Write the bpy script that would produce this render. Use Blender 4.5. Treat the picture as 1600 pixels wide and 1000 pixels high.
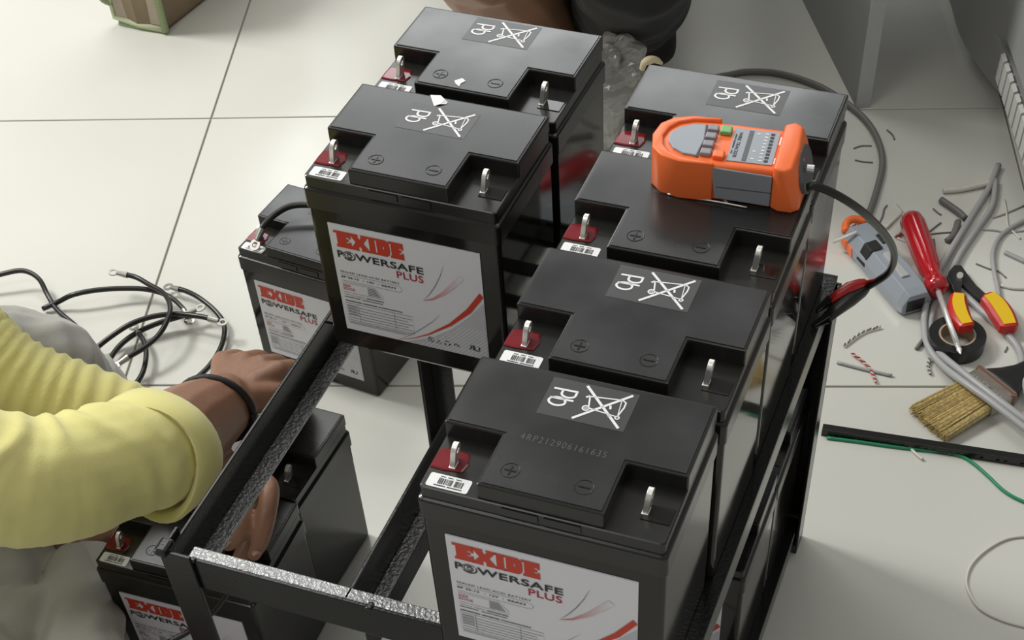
import bpy, bmesh, math, random
import numpy as np
from mathutils import Vector, Matrix, noise, Euler

for o in list(bpy.data.objects):
    bpy.data.objects.remove(o)
scene = bpy.context.scene
COL = scene.collection

# ------------------------------------------------------------------ camera
F_PX, CX, CY = 2229.2, 808.3, 983.7          # focal length and optical centre (the photo is the upper part of a taller frame)
CAM_ROT = Euler((0.655466, 0.053696, 0.360585), 'XYZ')
CAM_LOC = Vector((0.31115, -0.54165, 0.81277))
cd = bpy.data.cameras.new('camera')
cam = bpy.data.objects.new('camera', cd)
COL.objects.link(cam)
cd.sensor_fit = 'HORIZONTAL'
cd.sensor_width = 36.0
cd.lens = F_PX * 36.0 / 1600.0
cd.shift_x = -(CX - 800) / 1600.0
cd.shift_y = (CY - 500) / 1600.0
cd.clip_start = 0.02
cam.location = CAM_LOC
cam.rotation_euler = CAM_ROT
scene.camera = cam
CAM_M = CAM_ROT.to_matrix()
FZ = -0.355                                   # floor height (0 = top of the rack's upper shelf)

# ------------------------------------------------------------------ world, lights, exposure
w = bpy.data.worlds.new('room_light')
scene.world = w
w.use_nodes = True
w.node_tree.nodes['Background'].inputs[0].default_value = (0.97, 0.96, 0.92, 1)
w.node_tree.nodes['Background'].inputs[1].default_value = 0.29

def area(name, loc, target, sx, sy, power, col=(1, 1, 1)):
    l = bpy.data.lights.new(name, 'AREA')
    l.shape = 'RECTANGLE'
    l.size, l.size_y, l.energy, l.color = sx, sy, power, col
    o = bpy.data.objects.new(name, l)
    COL.objects.link(o)
    o.location = loc
    o.rotation_euler = (Vector(target) - Vector(loc)).to_track_quat('-Z', 'Y').to_euler()
    return o
area('overhead_panel_light', (-1.7, 1.9, 2.25), (-1.7, 1.9, 0), 1.1, 1.0, 22, (1.0, 1.0, 0.95))
area('overhead_panel_light', (0.35, 1.1, 2.25), (0.35, 1.1, 0), 1.2, 1.0, 5.5, (1.0, 0.99, 0.94))  # added fill: lifts the right floor and sets glints on the rack flanges
area('overhead_panel_light', (-0.9, -1.0, 2.25), (-0.9, -1.0, 0), 1.1, 1.0, 13, (1.0, 1.0, 0.97))  # added fill behind the camera, brightens front labels and trousers
area('window_light', (-1.4, 3.6, 1.9), (-1.0, 0.3, 0.0), 2.2, 0.8, 27, (0.97, 0.99, 1.0))
area('window_light', (-2.5, 0.86, 2.1), (-0.3, 0.6, -0.2), 0.7, 0.7, 68, (1.0, 1.0, 0.97))
scene.view_settings.view_transform = 'Standard'
scene.view_settings.look = 'None'
scene.view_settings.exposure = 0.0
scene.view_settings.gamma = 1.0
scene.view_settings.use_curve_mapping = False

def at(px, py, z):
    """point of the room at height z on the sight line of a photo pixel"""
    d = CAM_M @ Vector(((px - CX) / F_PX, -(py - CY) / F_PX, -1))
    t = (z - CAM_LOC.z) / d.z
    return CAM_LOC + d * t
def fl(px, py, h=0.0):
    return at(px, py, FZ + h)

# ------------------------------------------------------------------ materials
def mat(name, col, rough=0.5, metal=0.0, spec=0.5, coat=0.0, var=None, bump=None, rvar=None, trans=0.0, sheen=0.0, sss=0.0):
    """var=(scale, amount) colour mottling, bump=(scale, strength), rvar=(scale, amount) roughness mottling"""
    m = bpy.data.materials.new(name)
    m.use_nodes = True
    nt = m.node_tree
    b = nt.nodes['Principled BSDF']
    c = (*col, 1)
    b.inputs['Base Color'].default_value = c
    b.inputs['Roughness'].default_value = rough
    b.inputs['Metallic'].default_value = metal
    b.inputs['Specular IOR Level'].default_value = spec
    b.inputs['Coat Weight'].default_value = coat
    b.inputs['Coat Roughness'].default_value = 0.08
    b.inputs['Transmission Weight'].default_value = trans
    b.inputs['Sheen Weight'].default_value = sheen
    if sss:
        b.inputs['Subsurface Weight'].default_value = sss
        b.inputs['Subsurface Radius'].default_value = (0.012, 0.006, 0.004)
        b.inputs['Subsurface Scale'].default_value = 0.5
    tc = nt.nodes.new('ShaderNodeTexCoord')
    def nz(scale, detail=4):
        n = nt.nodes.new('ShaderNodeTexNoise')
        n.inputs['Scale'].default_value = scale
        n.inputs['Detail'].default_value = detail
        nt.links.new(tc.outputs['Object'], n.inputs['Vector'])
        return n
    def rng(n, lo, hi):
        r = nt.nodes.new('ShaderNodeMapRange')
        r.inputs['From Min'].default_value = 0.3
        r.inputs['From Max'].default_value = 0.7
        r.inputs['To Min'].default_value = lo
        r.inputs['To Max'].default_value = hi
        nt.links.new(n.outputs['Fac'], r.inputs['Value'])
        return r
    if var:
        r = rng(nz(var[0]), 1 - var[1], 1 + var[1])
        mx = nt.nodes.new('ShaderNodeVectorMath')
        mx.operation = 'SCALE'
        mx.inputs[0].default_value = col
        nt.links.new(r.outputs[0], mx.inputs['Scale'])
        nt.links.new(mx.outputs[0], b.inputs['Base Color'])
    if rvar:
        r = rng(nz(rvar[0]), max(0.02, rough - rvar[1]), rough + rvar[1])
        nt.links.new(r.outputs[0], b.inputs['Roughness'])
    if bump:
        bp_ = nt.nodes.new('ShaderNodeBump')
        bp_.inputs['Strength'].default_value = bump[1]
        bp_.inputs['Distance'].default_value = bump[2] if len(bump) > 2 else 0.002
        nt.links.new(nz(bump[0], 3).outputs['Fac'], bp_.inputs['Height'])
        nt.links.new(bp_.outputs[0], b.inputs['Normal'])
    return m

M = {}
M['tile'] = mat('glazed_tile', (0.66, 0.655, 0.60), 0.22, spec=0.45, var=(2.5, 0.03), rvar=(6, 0.06))
M['grout'] = mat('grout', (0.30, 0.28, 0.23), 0.9)
M['case'] = mat('black_case_plastic', (0.016, 0.015, 0.0125), 0.09, spec=0.42, rvar=(9, 0.04))
M['lid'] = mat('black_lid_plastic', (0.016, 0.0155, 0.0135), 0.22, spec=0.5)
M['cover'] = mat('black_cover_plastic', (0.021, 0.022, 0.022), 0.24, spec=0.55, rvar=(14, 0.07), var=(10, 0.25))
M['paint'] = mat('black_gloss_paint', (0.010, 0.010, 0.0095), 0.2, spec=0.32, bump=(420, 0.10))
M['hammer'] = mat('glint_toned_hammered_paint', (0.22, 0.22, 0.22), 0.25, metal=0.6, spec=1.0, coat=0.5, bump=(330, 0.9, 0.0022))  # grey metallic tone stands in for lamp glare on the black shelf flanges
M['paint_s'] = mat('black_smooth_paint', (0.012, 0.012, 0.011), 0.3, spec=0.5)
M['steel'] = mat('bright_tin', (0.86, 0.85, 0.81), 0.42, metal=0.85)
M['lug'] = mat('dull_tin', (0.40, 0.39, 0.36), 0.38, metal=1.0)
M['darksteel'] = mat('dark_steel', (0.10, 0.10, 0.10), 0.3, metal=0.8)
M['redpad'] = mat('red_epoxy', (0.17, 0.010, 0.015), 0.12, spec=0.6, var=(60, 0.3))
M['white'] = mat('white_sticker', (0.88, 0.88, 0.87), 0.4)
M['label'] = mat('label_paper', (0.80, 0.80, 0.855), 0.42)
M['ink'] = mat('black_ink', (0.03, 0.03, 0.035), 0.5)
M['inkgrey'] = mat('grey_ink', (0.20, 0.20, 0.23), 0.5)
M['inklight'] = mat('light_grey_ink', (0.55, 0.55, 0.60), 0.5)
M['red'] = mat('red_ink', (0.62, 0.045, 0.02), 0.45)
M['wine'] = mat('wine_ink', (0.42, 0.03, 0.06), 0.45)
M['pink'] = mat('faded_red_ink', (0.62, 0.26, 0.25), 0.45)
M['film'] = mat('clear_film_on_black', (0.048, 0.049, 0.049), 0.33, spec=0.5)
M['symbol'] = mat('white_print', (0.86, 0.86, 0.86), 0.45)
M['inkjet'] = mat('faint_inkjet', (0.075, 0.078, 0.078), 0.5)
M['orange'] = mat('orange_plastic', (0.95, 0.18, 0.042), 0.34, spec=0.45)
M['grey'] = mat('grey_plastic', (0.27, 0.28, 0.31), 0.42)
M['panel'] = mat('grey_panel', (0.30, 0.33, 0.37), 0.3)
M['dgrey'] = mat('dark_grey_plastic', (0.09, 0.09, 0.095), 0.4)
M['lgrey'] = mat('light_grey_plastic', (0.42, 0.42, 0.42), 0.4)
M['green'] = mat('green_rubber', (0.20, 0.47, 0.18), 0.4)
M['rubber'] = mat('black_rubber', (0.018, 0.018, 0.018), 0.33)
M['cable'] = mat('black_cable', (0.016, 0.016, 0.014), 0.3, spec=0.4)
M['gcable'] = mat('grey_cable', (0.40, 0.40, 0.40), 0.4)
M['dcable'] = mat('dark_grey_cable', (0.16, 0.155, 0.145), 0.45)
M['wcable'] = mat('white_cable', (0.68, 0.66, 0.60), 0.45)
M['greenwire'] = mat('green_wire', (0.02, 0.28, 0.13), 0.4)
M['redplastic'] = mat('red_plastic', (0.55, 0.022, 0.02), 0.3)
M['handle'] = mat('red_clear_acetate', (0.42, 0.012, 0.018), 0.12, spec=0.6, coat=0.5)
M['chrome'] = mat('chrome', (0.88, 0.88, 0.86), 0.3, metal=0.6)
M['yellow'] = mat('yellow_grip', (0.85, 0.55, 0.02), 0.4)
M['card'] = mat('cardboard', (0.42, 0.32, 0.24), 0.8)
M['bristle'] = mat('bristle', (0.74, 0.60, 0.29), 0.7, var=(300, 0.35))
M['bristle2'] = mat('dark_bristle', (0.44, 0.34, 0.16), 0.75, var=(300, 0.3))
M['ferrule'] = mat('ferrule_tin', (0.55, 0.50, 0.44), 0.35, metal=0.9, bump=(120, 0.4))
M['rust'] = mat('reddish_metal', (0.30, 0.14, 0.10), 0.4, metal=0.5)
M['skin'] = mat('brown_skin', (0.265, 0.132, 0.078), 0.45, var=(14, 0.14), bump=(160, 0.12), sss=0.05)
M['hair'] = mat('black_hair', (0.012, 0.011, 0.010), 0.6)
M['nail'] = mat('finger_nail', (0.42, 0.24, 0.18), 0.3)
M['shirt'] = mat('yellow_cotton', (0.74, 0.685, 0.26), 0.85, sheen=0.3, var=(5, 0.05), bump=(900, 0.12))
M['trouser'] = mat('grey_trouser', (0.44, 0.435, 0.40), 0.9, sheen=0.2, var=(5, 0.08), bump=(700, 0.15))
M['darkcloth'] = mat('black_cloth', (0.012, 0.012, 0.012), 0.9, sheen=0.05, var=(9, 0.3))
M['bagcloth'] = mat('beige_bag_cloth', (0.43, 0.36, 0.28), 0.8, var=(14, 0.16))
M['bagside'] = mat('brown_bag_cloth', (0.26, 0.20, 0.13), 0.8, var=(14, 0.16))
M['piping'] = mat('green_piping', (0.30, 0.36, 0.20), 0.75)
M['pipelight'] = mat('pale_green_piping', (0.55, 0.60, 0.40), 0.75)
M['desk'] = mat('grey_laminate', (0.26, 0.265, 0.265), 0.5, var=(3, 0.06))
M['deskedge'] = mat('light_grey_edge', (0.45, 0.455, 0.455), 0.45)
M['cabinet'] = mat('grey_metal_paint', (0.34, 0.34, 0.33), 0.4)
M['cabrib'] = mat('pale_metal_paint', (0.58, 0.58, 0.55), 0.35)
M['plasticbag'] = mat('grey_plastic_wrap', (0.36, 0.36, 0.34), 0.16, spec=0.8)
M['tan'] = mat('tan_paper', (0.70, 0.58, 0.38), 0.6)

# the printed sweep that fades out towards its tip
m_ = M['pink'] = mat('fading_red_ink', (0.62, 0.10, 0.08), 0.45)
nt_ = m_.node_tree
tc_ = nt_.nodes.new('ShaderNodeTexCoord'); sx_ = nt_.nodes.new('ShaderNodeSeparateXYZ'); mr_ = nt_.nodes.new('ShaderNodeMapRange'); mx_ = nt_.nodes.new('ShaderNodeMix')
nt_.links.new(tc_.outputs['Object'], sx_.inputs[0]); nt_.links.new(sx_.outputs[0], mr_.inputs['Value'])
mr_.inputs['From Min'].default_value = .095; mr_.inputs['From Max'].default_value = .131
mx_.data_type = 'RGBA'
mx_.inputs['A'].default_value = (0.60, 0.06, 0.05, 1); mx_.inputs['B'].default_value = (0.80, 0.80, 0.855, 1)
nt_.links.new(mr_.outputs[0], mx_.inputs['Factor']); nt_.links.new(mx_.outputs['Result'], nt_.nodes['Principled BSDF'].inputs['Base Color'])

# ------------------------------------------------------------------ mesh helpers
class MB:
    """collects shapes for ONE mesh"""
    def __init__(s):
        s.v, s.f = [], []
    def add(s, vs, fs):
        k = len(s.v)
        s.v += [tuple(v) for v in vs]
        s.f += [tuple(i + k for i in f) for f in fs]
        return s
    def box(s, a, b):
        (x0, y0, z0), (x1, y1, z1) = a, b
        vs = [(x0, y0, z0), (x1, y0, z0), (x1, y1, z0), (x0, y1, z0), (x0, y0, z1), (x1, y0, z1), (x1, y1, z1), (x0, y1, z1)]
        return s.add(vs, [(0, 3, 2, 1), (4, 5, 6, 7), (0, 1, 5, 4), (1, 2, 6, 5), (2, 3, 7, 6), (3, 0, 4, 7)])
    def loft(s, rings, cap=True):
        n = len(rings[0])
        vs = [p for r in rings for p in r]
        fs = []
        for k in range(len(rings) - 1):
            for i in range(n):
                j = (i + 1) % n
                fs.append((k * n + i, k * n + j, k * n + n + j, k * n + n + i))
        if cap:
            fs.append(tuple(reversed(range(n))))
            fs.append(tuple(range((len(rings) - 1) * n, len(rings) * n)))
        return s.add(vs, fs)
    def prism(s, poly, z0, z1):
        return s.loft([[(x, y, z0) for x, y in poly], [(x, y, z1) for x, y in poly]])
    def tube(s, pts, r, n=8, caps=True):
        pts = [Vector(p) for p in pts]
        rr = r if isinstance(r, (list, tuple)) else [r] * len(pts)
        rings = []
        up = None
        for i, p in enumerate(pts):
            t = (pts[min(i + 1, len(pts) - 1)] - pts[max(i - 1, 0)]).normalized()
            if up is None:
                up = Vector((0, 0, 1)) if abs(t.z) < 0.9 else Vector((1, 0, 0))
            a = t.cross(up).normalized()
            up = a.cross(t).normalized()
            rings.append([p + (a * math.cos(2 * math.pi * k / n) + up * math.sin(2 * math.pi * k / n)) * rr[i] for k in range(n)])
        return s.loft(rings, caps)
    def sphere(s, c, r, n=12, m=8, sc=(1, 1, 1)):
        c = Vector(c)
        rings = []
        for j in range(m + 1):
            a = -math.pi / 2 + math.pi * (0.02 + 0.96 * j / m)
            rings.append([c + Vector((math.cos(a) * math.cos(2 * math.pi * i / n) * sc[0], math.cos(a) * math.sin(2 * math.pi * i / n) * sc[1], math.sin(a) * sc[2])) * r for i in range(n)])
        return s.loft(rings)
    def mesh(s, name):
        me = bpy.data.meshes.new(name)
        me.from_pydata(s.v, [], s.f)
        me.update()
        bm = bmesh.new(); bm.from_mesh(me)
        bmesh.ops.recalc_face_normals(bm, faces=bm.faces)
        bm.to_mesh(me); bm.free()
        return me

def smooth(pts, k=6):
    """Catmull-Rom through points (3D or 4D, the 4th a radius)"""
    P = [np.array(p, float) for p in pts]
    P = [2 * P[0] - P[1]] + P + [2 * P[-1] - P[-2]]
    out = []
    for i in range(1, len(P) - 2):
        a, b, c, d = P[i - 1:i + 3]
        for j in range(k):
            t = j / k
            out.append(0.5 * ((2 * b) + (-a + c) * t + (2 * a - 5 * b + 4 * c - d) * t * t + (-a + 3 * b - 3 * c + d) * t ** 3))
    out.append(P[-2])
    return [tuple(o) for o in out]

def link(name, me, material, parent=None, sm=False, bevel=0.0, seg=2, angle=35):
    if bevel:
        bm = bmesh.new(); bm.from_mesh(me)
        es = [e for e in bm.edges if len(e.link_faces) == 2 and e.calc_face_angle(0) > math.radians(angle)]
        bmesh.ops.bevel(bm, geom=es, offset=bevel, segments=seg, affect='EDGES', profile=0.6, clamp_overlap=True)
        bm.to_mesh(me); bm.free()
    o = bpy.data.objects.new(name, me)
    COL.objects.link(o)
    if material is not None and not me.materials:
        me.materials.append(material)
    if sm:
        me.polygons.foreach_set('use_smooth', [True] * len(me.polygons))
    if parent is not None:
        o.parent = parent
    return o

def tag(o, label, cat, group=None, kind=None):
    o['label'] = label
    o['category'] = cat
    if group: o['group'] = group
    if kind: o['kind'] = kind
    return o
def thing(name, label, cat, loc=(0, 0, 0), rz=0.0, group=None):
    o = bpy.data.objects.new(name, None)
    o.empty_display_size = 0.03
    COL.objects.link(o)
    o.location = loc
    o.rotation_euler = (0, 0, rz)
    return tag(o, label, cat, group)

def flat(loops, ext=0.0, bev=0.0):
    """filled 2D outline (holes by even-odd) as verts/faces; ext = half thickness"""
    cu = bpy.data.curves.new('c', 'CURVE')
    cu.dimensions = '2D'
    cu.fill_mode = 'BOTH'
    cu.extrude = ext
    cu.bevel_depth = bev
    for lp in loops:
        sp = cu.splines.new('POLY')
        sp.points.add(len(lp) - 1)
        for p, (x, y) in zip(sp.points, lp):
            p.co = (x, y, 0, 1)
        sp.use_cyclic_u = True
    return _cu(cu)
def _cu(cu):
    ob = bpy.data.objects.new('c', cu)
    me = bpy.data.meshes.new_from_object(ob)
    vs = [tuple(v.co) for v in me.vertices]
    fs = [tuple(p.vertices) for p in me.polygons]
    bpy.data.objects.remove(ob)
    bpy.data.curves.remove(cu)
    bpy.data.meshes.remove(me)
    return vs, fs
def text(s, box, bold=0.0, space=1.0):
    """lettering stretched into box (x0, y0, x1, y1)"""
    cu = bpy.data.curves.new('t', 'FONT')
    cu.body = s
    cu.size = 1
    cu.offset = bold
    cu.space_character = space
    cu.resolution_u = 3
    vs, fs = _cu(cu)
    xs = [v[0] for v in vs]; ys = [v[1] for v in vs]
    x0, y0, x1, y1 = box
    a, b = min(xs), min(ys)
    kx = (x1 - x0) / (max(xs) - a); ky = (y1 - y0) / (max(ys) - b)
    return [(x0 + (v[0] - a) * kx, y0 + (v[1] - b) * ky, 0) for v in vs], fs
def stroke(pts, wd, cyclic=False):
    """flat ribbon along 2D points"""
    ww = wd if isinstance(wd, (list, tuple)) else [wd] * len(pts)
    n = len(pts)
    L = []
    for i, p in enumerate(pts):
        a = pts[(i - 1) % n] if (cyclic or i > 0) else p
        b = pts[(i + 1) % n] if (cyclic or i < n - 1) else p
        d = Vector((b[0] - a[0], b[1] - a[1]))
        d = d.normalized() if d.length > 0 else Vector((1, 0))
        k = Vector((-d.y, d.x)) * ww[i] / 2
        L.append(((p[0] + k.x, p[1] + k.y, 0), (p[0] - k.x, p[1] - k.y, 0)))
    vs = [q for pr in L for q in pr]
    fs = [(2 * i, 2 * i + 1, 2 * i + 3, 2 * i + 2) for i in range(n - 1)]
    if cyclic:
        fs.append((2 * n - 2, 2 * n - 1, 1, 0))
    return vs, fs
def circ(cx, cy, r, n=20, ry=None):
    return [(cx + r * math.cos(2 * math.pi * i / n), cy + (ry or r) * math.sin(2 * math.pi * i / n)) for i in range(n)]
def rrect(x0, y0, x1, y1, r, n=4):
    out = []
    for cx, cy, a in ((x1 - r, y0 + r, -90), (x1 - r, y1 - r, 0), (x0 + r, y1 - r, 90), (x0 + r, y0 + r, 180)):
        for i in range(n + 1):
            t = math.radians(a + 90 * i / n)
            out.append((cx + r * math.cos(t), cy + r * math.sin(t)))
    return out
def inset(poly, d):
    """offset a ccw rectilinear outline inwards"""
    n = len(poly); out = []
    for i in range(n):
        a, b, c = Vector(poly[i - 1]), Vector(poly[i]), Vector(poly[(i + 1) % n])
        d1, d2 = (b - a).normalized(), (c - b).normalized()
        n1, n2 = Vector((-d1.y, d1.x)), Vector((-d2.y, d2.x))
        k = (n1 + n2) / max(0.2, 1 + n1.dot(n2))
        out.append((b.x + k.x * d, b.y + k.y * d))
    return out
def decal(shapes, f):
    """list of (verts, faces) in 2D mapped into 3D by f(u, v)"""
    mb = MB()
    for vs, fs in shapes:
        mb.add([f(v[0], v[1]) for v in vs], fs)
    return mb
#---SECTION STRUCTURE
# ------------------------------------------------------------------ floor of glazed tiles
floor = link('floor', MB().box((-4.2, -2.6, FZ - 0.06), (3.2, 4.6, FZ - 0.0025)).mesh('floor'), M['grout'])
floor['kind'] = 'structure'
floor['label'] = 'off-white glazed tile floor with thin dark joints'
TA = math.atan2(0.2954, 0.9554)
U = Vector((math.cos(TA), math.sin(TA), 0)); V = Vector((-math.sin(TA), math.cos(TA), 0))
TS = 0.564
T0 = fl(330, 184.5)                            # a joint crossing
tile_me = MB().box((0.0015, 0.0015, -0.006), (TS - 0.0015, TS - 0.0015, 0)).mesh('tile')
first = True
for i in range(-5, 5):
    for j in range(-5, 5):
        me = tile_me
        t = link('tile', me, M['tile'], floor, bevel=0.0006 if first else 0, seg=1)
        first = False
        p = T0 + U * (i * TS) + V * (j * TS)
        t.location = (p.x, p.y, FZ)
        t.rotation_euler = (0, 0, TA)

#---SECTION RACK
# ------------------------------------------------------------------ battery rack
rack = thing('battery_rack', 'glossy black welded angle-iron rack carrying the batteries', 'rack', (0, 0, FZ))
def rp(name, boxes, bevel=0.0008, m='paint'):
    mb = MB()
    for a, b in boxes:
        mb.box((a[0], a[1], a[2] - FZ), (b[0], b[1], b[2] - FZ))
    return link(name, mb.mesh(name), M[m], rack, bevel=bevel, seg=2)
S = -0.006            # top of the shelf flanges
LZ = -0.318           # top of the lower shelf flanges
YB = 0.486            # back of the rack
def flange(name, parent, boxes):
    mb = MB()
    for a, b in boxes:
        mb.box((a[0], a[1], a[2] - FZ), (b[0], b[1], b[2] - FZ))
    return link(name, mb.mesh(name), M['hammer'], parent, bevel=0.0008, seg=2)
Z2 = -0.042           # shelf legs of the two left angles
r_ = rp('rail', [((-0.2365, 0.020, Z2 - 0.003), (-0.2335, YB, S))])
flange('shelf_flange', r_, [((-0.2335, 0.020, Z2 - 0.003), (-0.2185, YB, Z2))])
r_ = rp('rail', [((-0.0860, 0.020, Z2 - 0.003), (-0.0830, YB, S)), ((-0.0745, 0.020, Z2 - 0.030), (-0.0715, YB, Z2 - 0.003))])
flange('shelf_flange', r_, [((-0.0830, 0.020, Z2 - 0.003), (-0.0715, YB, Z2))])
rp('rail', [((0.002, 0.031, S - 0.003), (0.030, YB, S)), ((0.002, 0.031, S - 0.028), (0.005, YB, S - 0.003))])
rp('rail', [((0.148, 0.031, S - 0.003), (0.1775, YB, S)), ((0.1745, 0.031, S - 0.028), (0.1775, YB, S - 0.003))])
r_ = rp('cross_rail', [((-0.2365, 0.0170, S - 0.034), (0.1775, 0.0200, S))])
flange('shelf_flange', r_, [((-0.2180, 0.0200, S - 0.003), (0.148, 0.0305, S))])
rp('cross_rail', [((-0.2365, YB, S - 0.030), (0.1775, YB + 0.003, S)), ((-0.2185, YB - 0.022, S - 0.006), (0.148, YB, S - 0.003))])
for y_ in (.300, .365, .410, .460):
    rp('cross_bar', [((-0.2335, y_, S - 0.003), (0.002, y_ + .016, S))])
def post(x, y, sx, sy, z1):
    # an upright angle: one plate across x, one across y
    x2, y2 = x + sx * 0.027, y + sy * 0.027
    rp('post', [((min(x, x2), min(y, y + sy * 0.003), FZ + 0.012), (max(x, x2), max(y, y + sy * 0.003), z1)),
                ((min(x, x + sx * 0.003), min(y + sy * .003, y2), FZ + 0.012), (max(x, x + sx * 0.003), max(y + sy * .003, y2), z1))])
    rp('foot', [((min(x, x2) , min(y, y2), FZ), (max(x, x2), max(y, y2), FZ + 0.012))], m='rubber')
post(-0.2395, 0.0135, 1, 1, -0.001)
post(-0.2395, YB + 0.0065, 1, -1, -0.001)
post(0.1815, 0.0135, -1, 1, S)
post(0.1815, YB + 0.0065, -1, -1, S - 0.010)
rp('lower_rail', [((0.148, 0.031, LZ - 0.003), (0.1775, YB, LZ)), ((0.1745, 0.031, LZ - 0.026), (0.1775, YB, LZ - 0.003))])
rp('lower_rail', [((0.002, 0.031, LZ - 0.003), (0.030, YB, LZ)), ((0.002, 0.031, LZ - 0.026), (0.005, YB, LZ - 0.003))])
rp('weld_bead', [((-0.242, 0.010, -0.004), (-0.231, 0.026, 0.003))], bevel=0.003)
rp('weld_bead', [((-0.066, 0.015, S - 0.001), (-0.0615, 0.0225, S + 0.0015))], bevel=0.0012)
rp('weld_bead', [((-0.2305, 0.0150, S - 0.001), (-0.2100, 0.0195, S + 0.0014))], bevel=0.0012)

#---SECTION BATTERIES
# ------------------------------------------------------------------ batteries
BW, BD, BH = 0.166, 0.1157, 0.175
NX, NY, NT, ZL = 0.0416, 0.0488, 0.0037, 0.1619
BM = {}
# case, slightly inside the lid
mb = MB()
def ring(x0, y0, x1, y1, r, z): return [(x, y, z) for x, y in rrect(x0, y0, x1, y1, r, 4)]
mb.loft([ring(.0030, .0030, BW - .0030, BD - .0030, .003, -.006), ring(.0012, .0012, BW - .0012, BD - .0012, .004, -.003), ring(.0012, .0012, BW - .0012, BD - .0012, .004, .1345)])
BM['case'] = mb.mesh('case')
mb = MB()
mb.loft([ring(0, 0, BW, BD, .004, .1340), ring(0, 0, BW, BD, .004, .1500), ring(.0006, .0006, BW - .0006, BD - .0006, .004, .1512),
         ring(.0022, .0022, BW - .0022, BD - .0022, .003, .1520), ring(.0022, .0022, BW - .0022, BD - .0022, .003, ZL - .0006), ring(.0030, .0030, BW - .0030, BD - .0030, .003, ZL)])
for k in (0.058, 0.086):                       # little pockets on the front of the lid
    mb.box((k, 0.0012, .1545), (k + 0.024, 0.0024, .1605))
BM['lid'] = mb.mesh('lid')
Tpoly = [(NX, NT), (BW - NX, NT), (BW - NX, NY), (BW - .002, NY), (BW - .002, BD - .002), (.002, BD - .002), (.002, NY), (NX, NY)]
mb = MB().prism(Tpoly, ZL - .001, .1744)
BM['top_cover'] = mb.mesh('top_cover')
mb = MB().prism(inset(Tpoly, .0021), .1740, BH)
BM['cover_plate'] = mb.mesh('cover_plate')
# terminal: upright tab with an eye, on a small foot
def tabloop():
    out = [(-.0042, 0), (.0042, 0), (.0042, .012)]
    out += [(.0042 * math.cos(math.radians(a)), .012 + .0050 * math.sin(math.radians(a))) for a in range(15, 180, 15)]
    out += [(-.0042, .012)]
    return out
vs, fs = flat([tabloop(), circ(0, .0118, .0023, 14)], .0015, .0003)
def tab_mesh(x, y):
    m_ = MB()
    m_.add([(x + v[2] + .12 * v[1] * 0.8, y + v[0] + .0022 + v[1] * 0.10, ZL + v[1]) for v in vs], fs)
    m_.box((x - .0022, y - .0030, ZL), (x + .0022, y + .0040, ZL + .0010))
    return m_.mesh('terminal')
BM['terminal'] = tab_mesh(.0170, .0245)
BM['terminal_b'] = tab_mesh(.1445, .0245)
# red epoxy pool round the positive terminal
pool = [(.0030, .0195), (.012, .0190), (.0245, .0205), (.0262, .028), (.0235, .0372), (.012, .0385), (.0035, .0365), (.0028, .028)]
BM['red_seal'] = MB().loft([[(x, y, ZL - .0003) for x, y in pool], [(x, y, ZL + .0005) for x, y in pool], [(x, y, ZL + .0009) for x, y in inset(pool, .0012)]]).mesh('red_seal')
# negative terminal's square pad
BM['terminal_pad'] = MB().prism([(.1425, .0178), (.1615, .0178), (.1615, .0310), (.1425, .0310)], ZL - .0004, ZL + .0006).mesh('terminal_pad')
# barcode sticker
BM['barcode_sticker'] = MB().prism(rrect(.0058, .0040, .0340, .0155, .0016), ZL, ZL + .0004).mesh('barcode_sticker')
rnd = random.Random(5)
sh = []
x = .0128
while x < .0290:
    wd = rnd.choice((.0003, .0005, .0008))
    if not (.0222 < x < .0229):
        sh.append(([(x, .0072, 0), (x + wd, .0072, 0), (x + wd, .0122, 0), (x, .0122, 0)], [(0, 1, 2, 3)]))
    x += wd + rnd.choice((.0003, .0004, .0006))
sh.append(stroke([(.0110, .0058), (.0190, .0058)], .0009))
sh.append(stroke([(.0200, .0058), (.0300, .0058)], .0008))
sh.append(stroke([(.0130, .0136), (.0165, .0136)], .0006))
sh.append(stroke([(.0180, .0136), (.0215, .0136)], .0006))
sh.append(stroke([(.0235, .0136), (.0270, .0136)], .0006))
BM['barcode'] = decal(sh, lambda u, v: (u, v, ZL + .0006)).mesh('barcode')
# circle marks moulded in the cover
def mark(cx, cy, plus):
    m_ = MB()
    ringp = [(cx + .0060 * math.cos(a), cy + .0060 * math.sin(a), BH) for a in np.linspace(0, 2 * math.pi, 25)]
    m_.tube(ringp, .00035, 5)
    m_.box((cx - .0038, cy - .0005, BH - .0002), (cx + .0038, cy + .0005, BH + .0004))
    if plus: m_.box((cx - .0005, cy - .0038, BH - .0002), (cx + .0005, cy + .0038, BH + .0004))
    return m_.mesh('polarity_mark')
BM['mark_plus'] = mark(.058, .0205, True)
BM['mark_minus'] = mark(.106, .0210, False)
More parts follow.
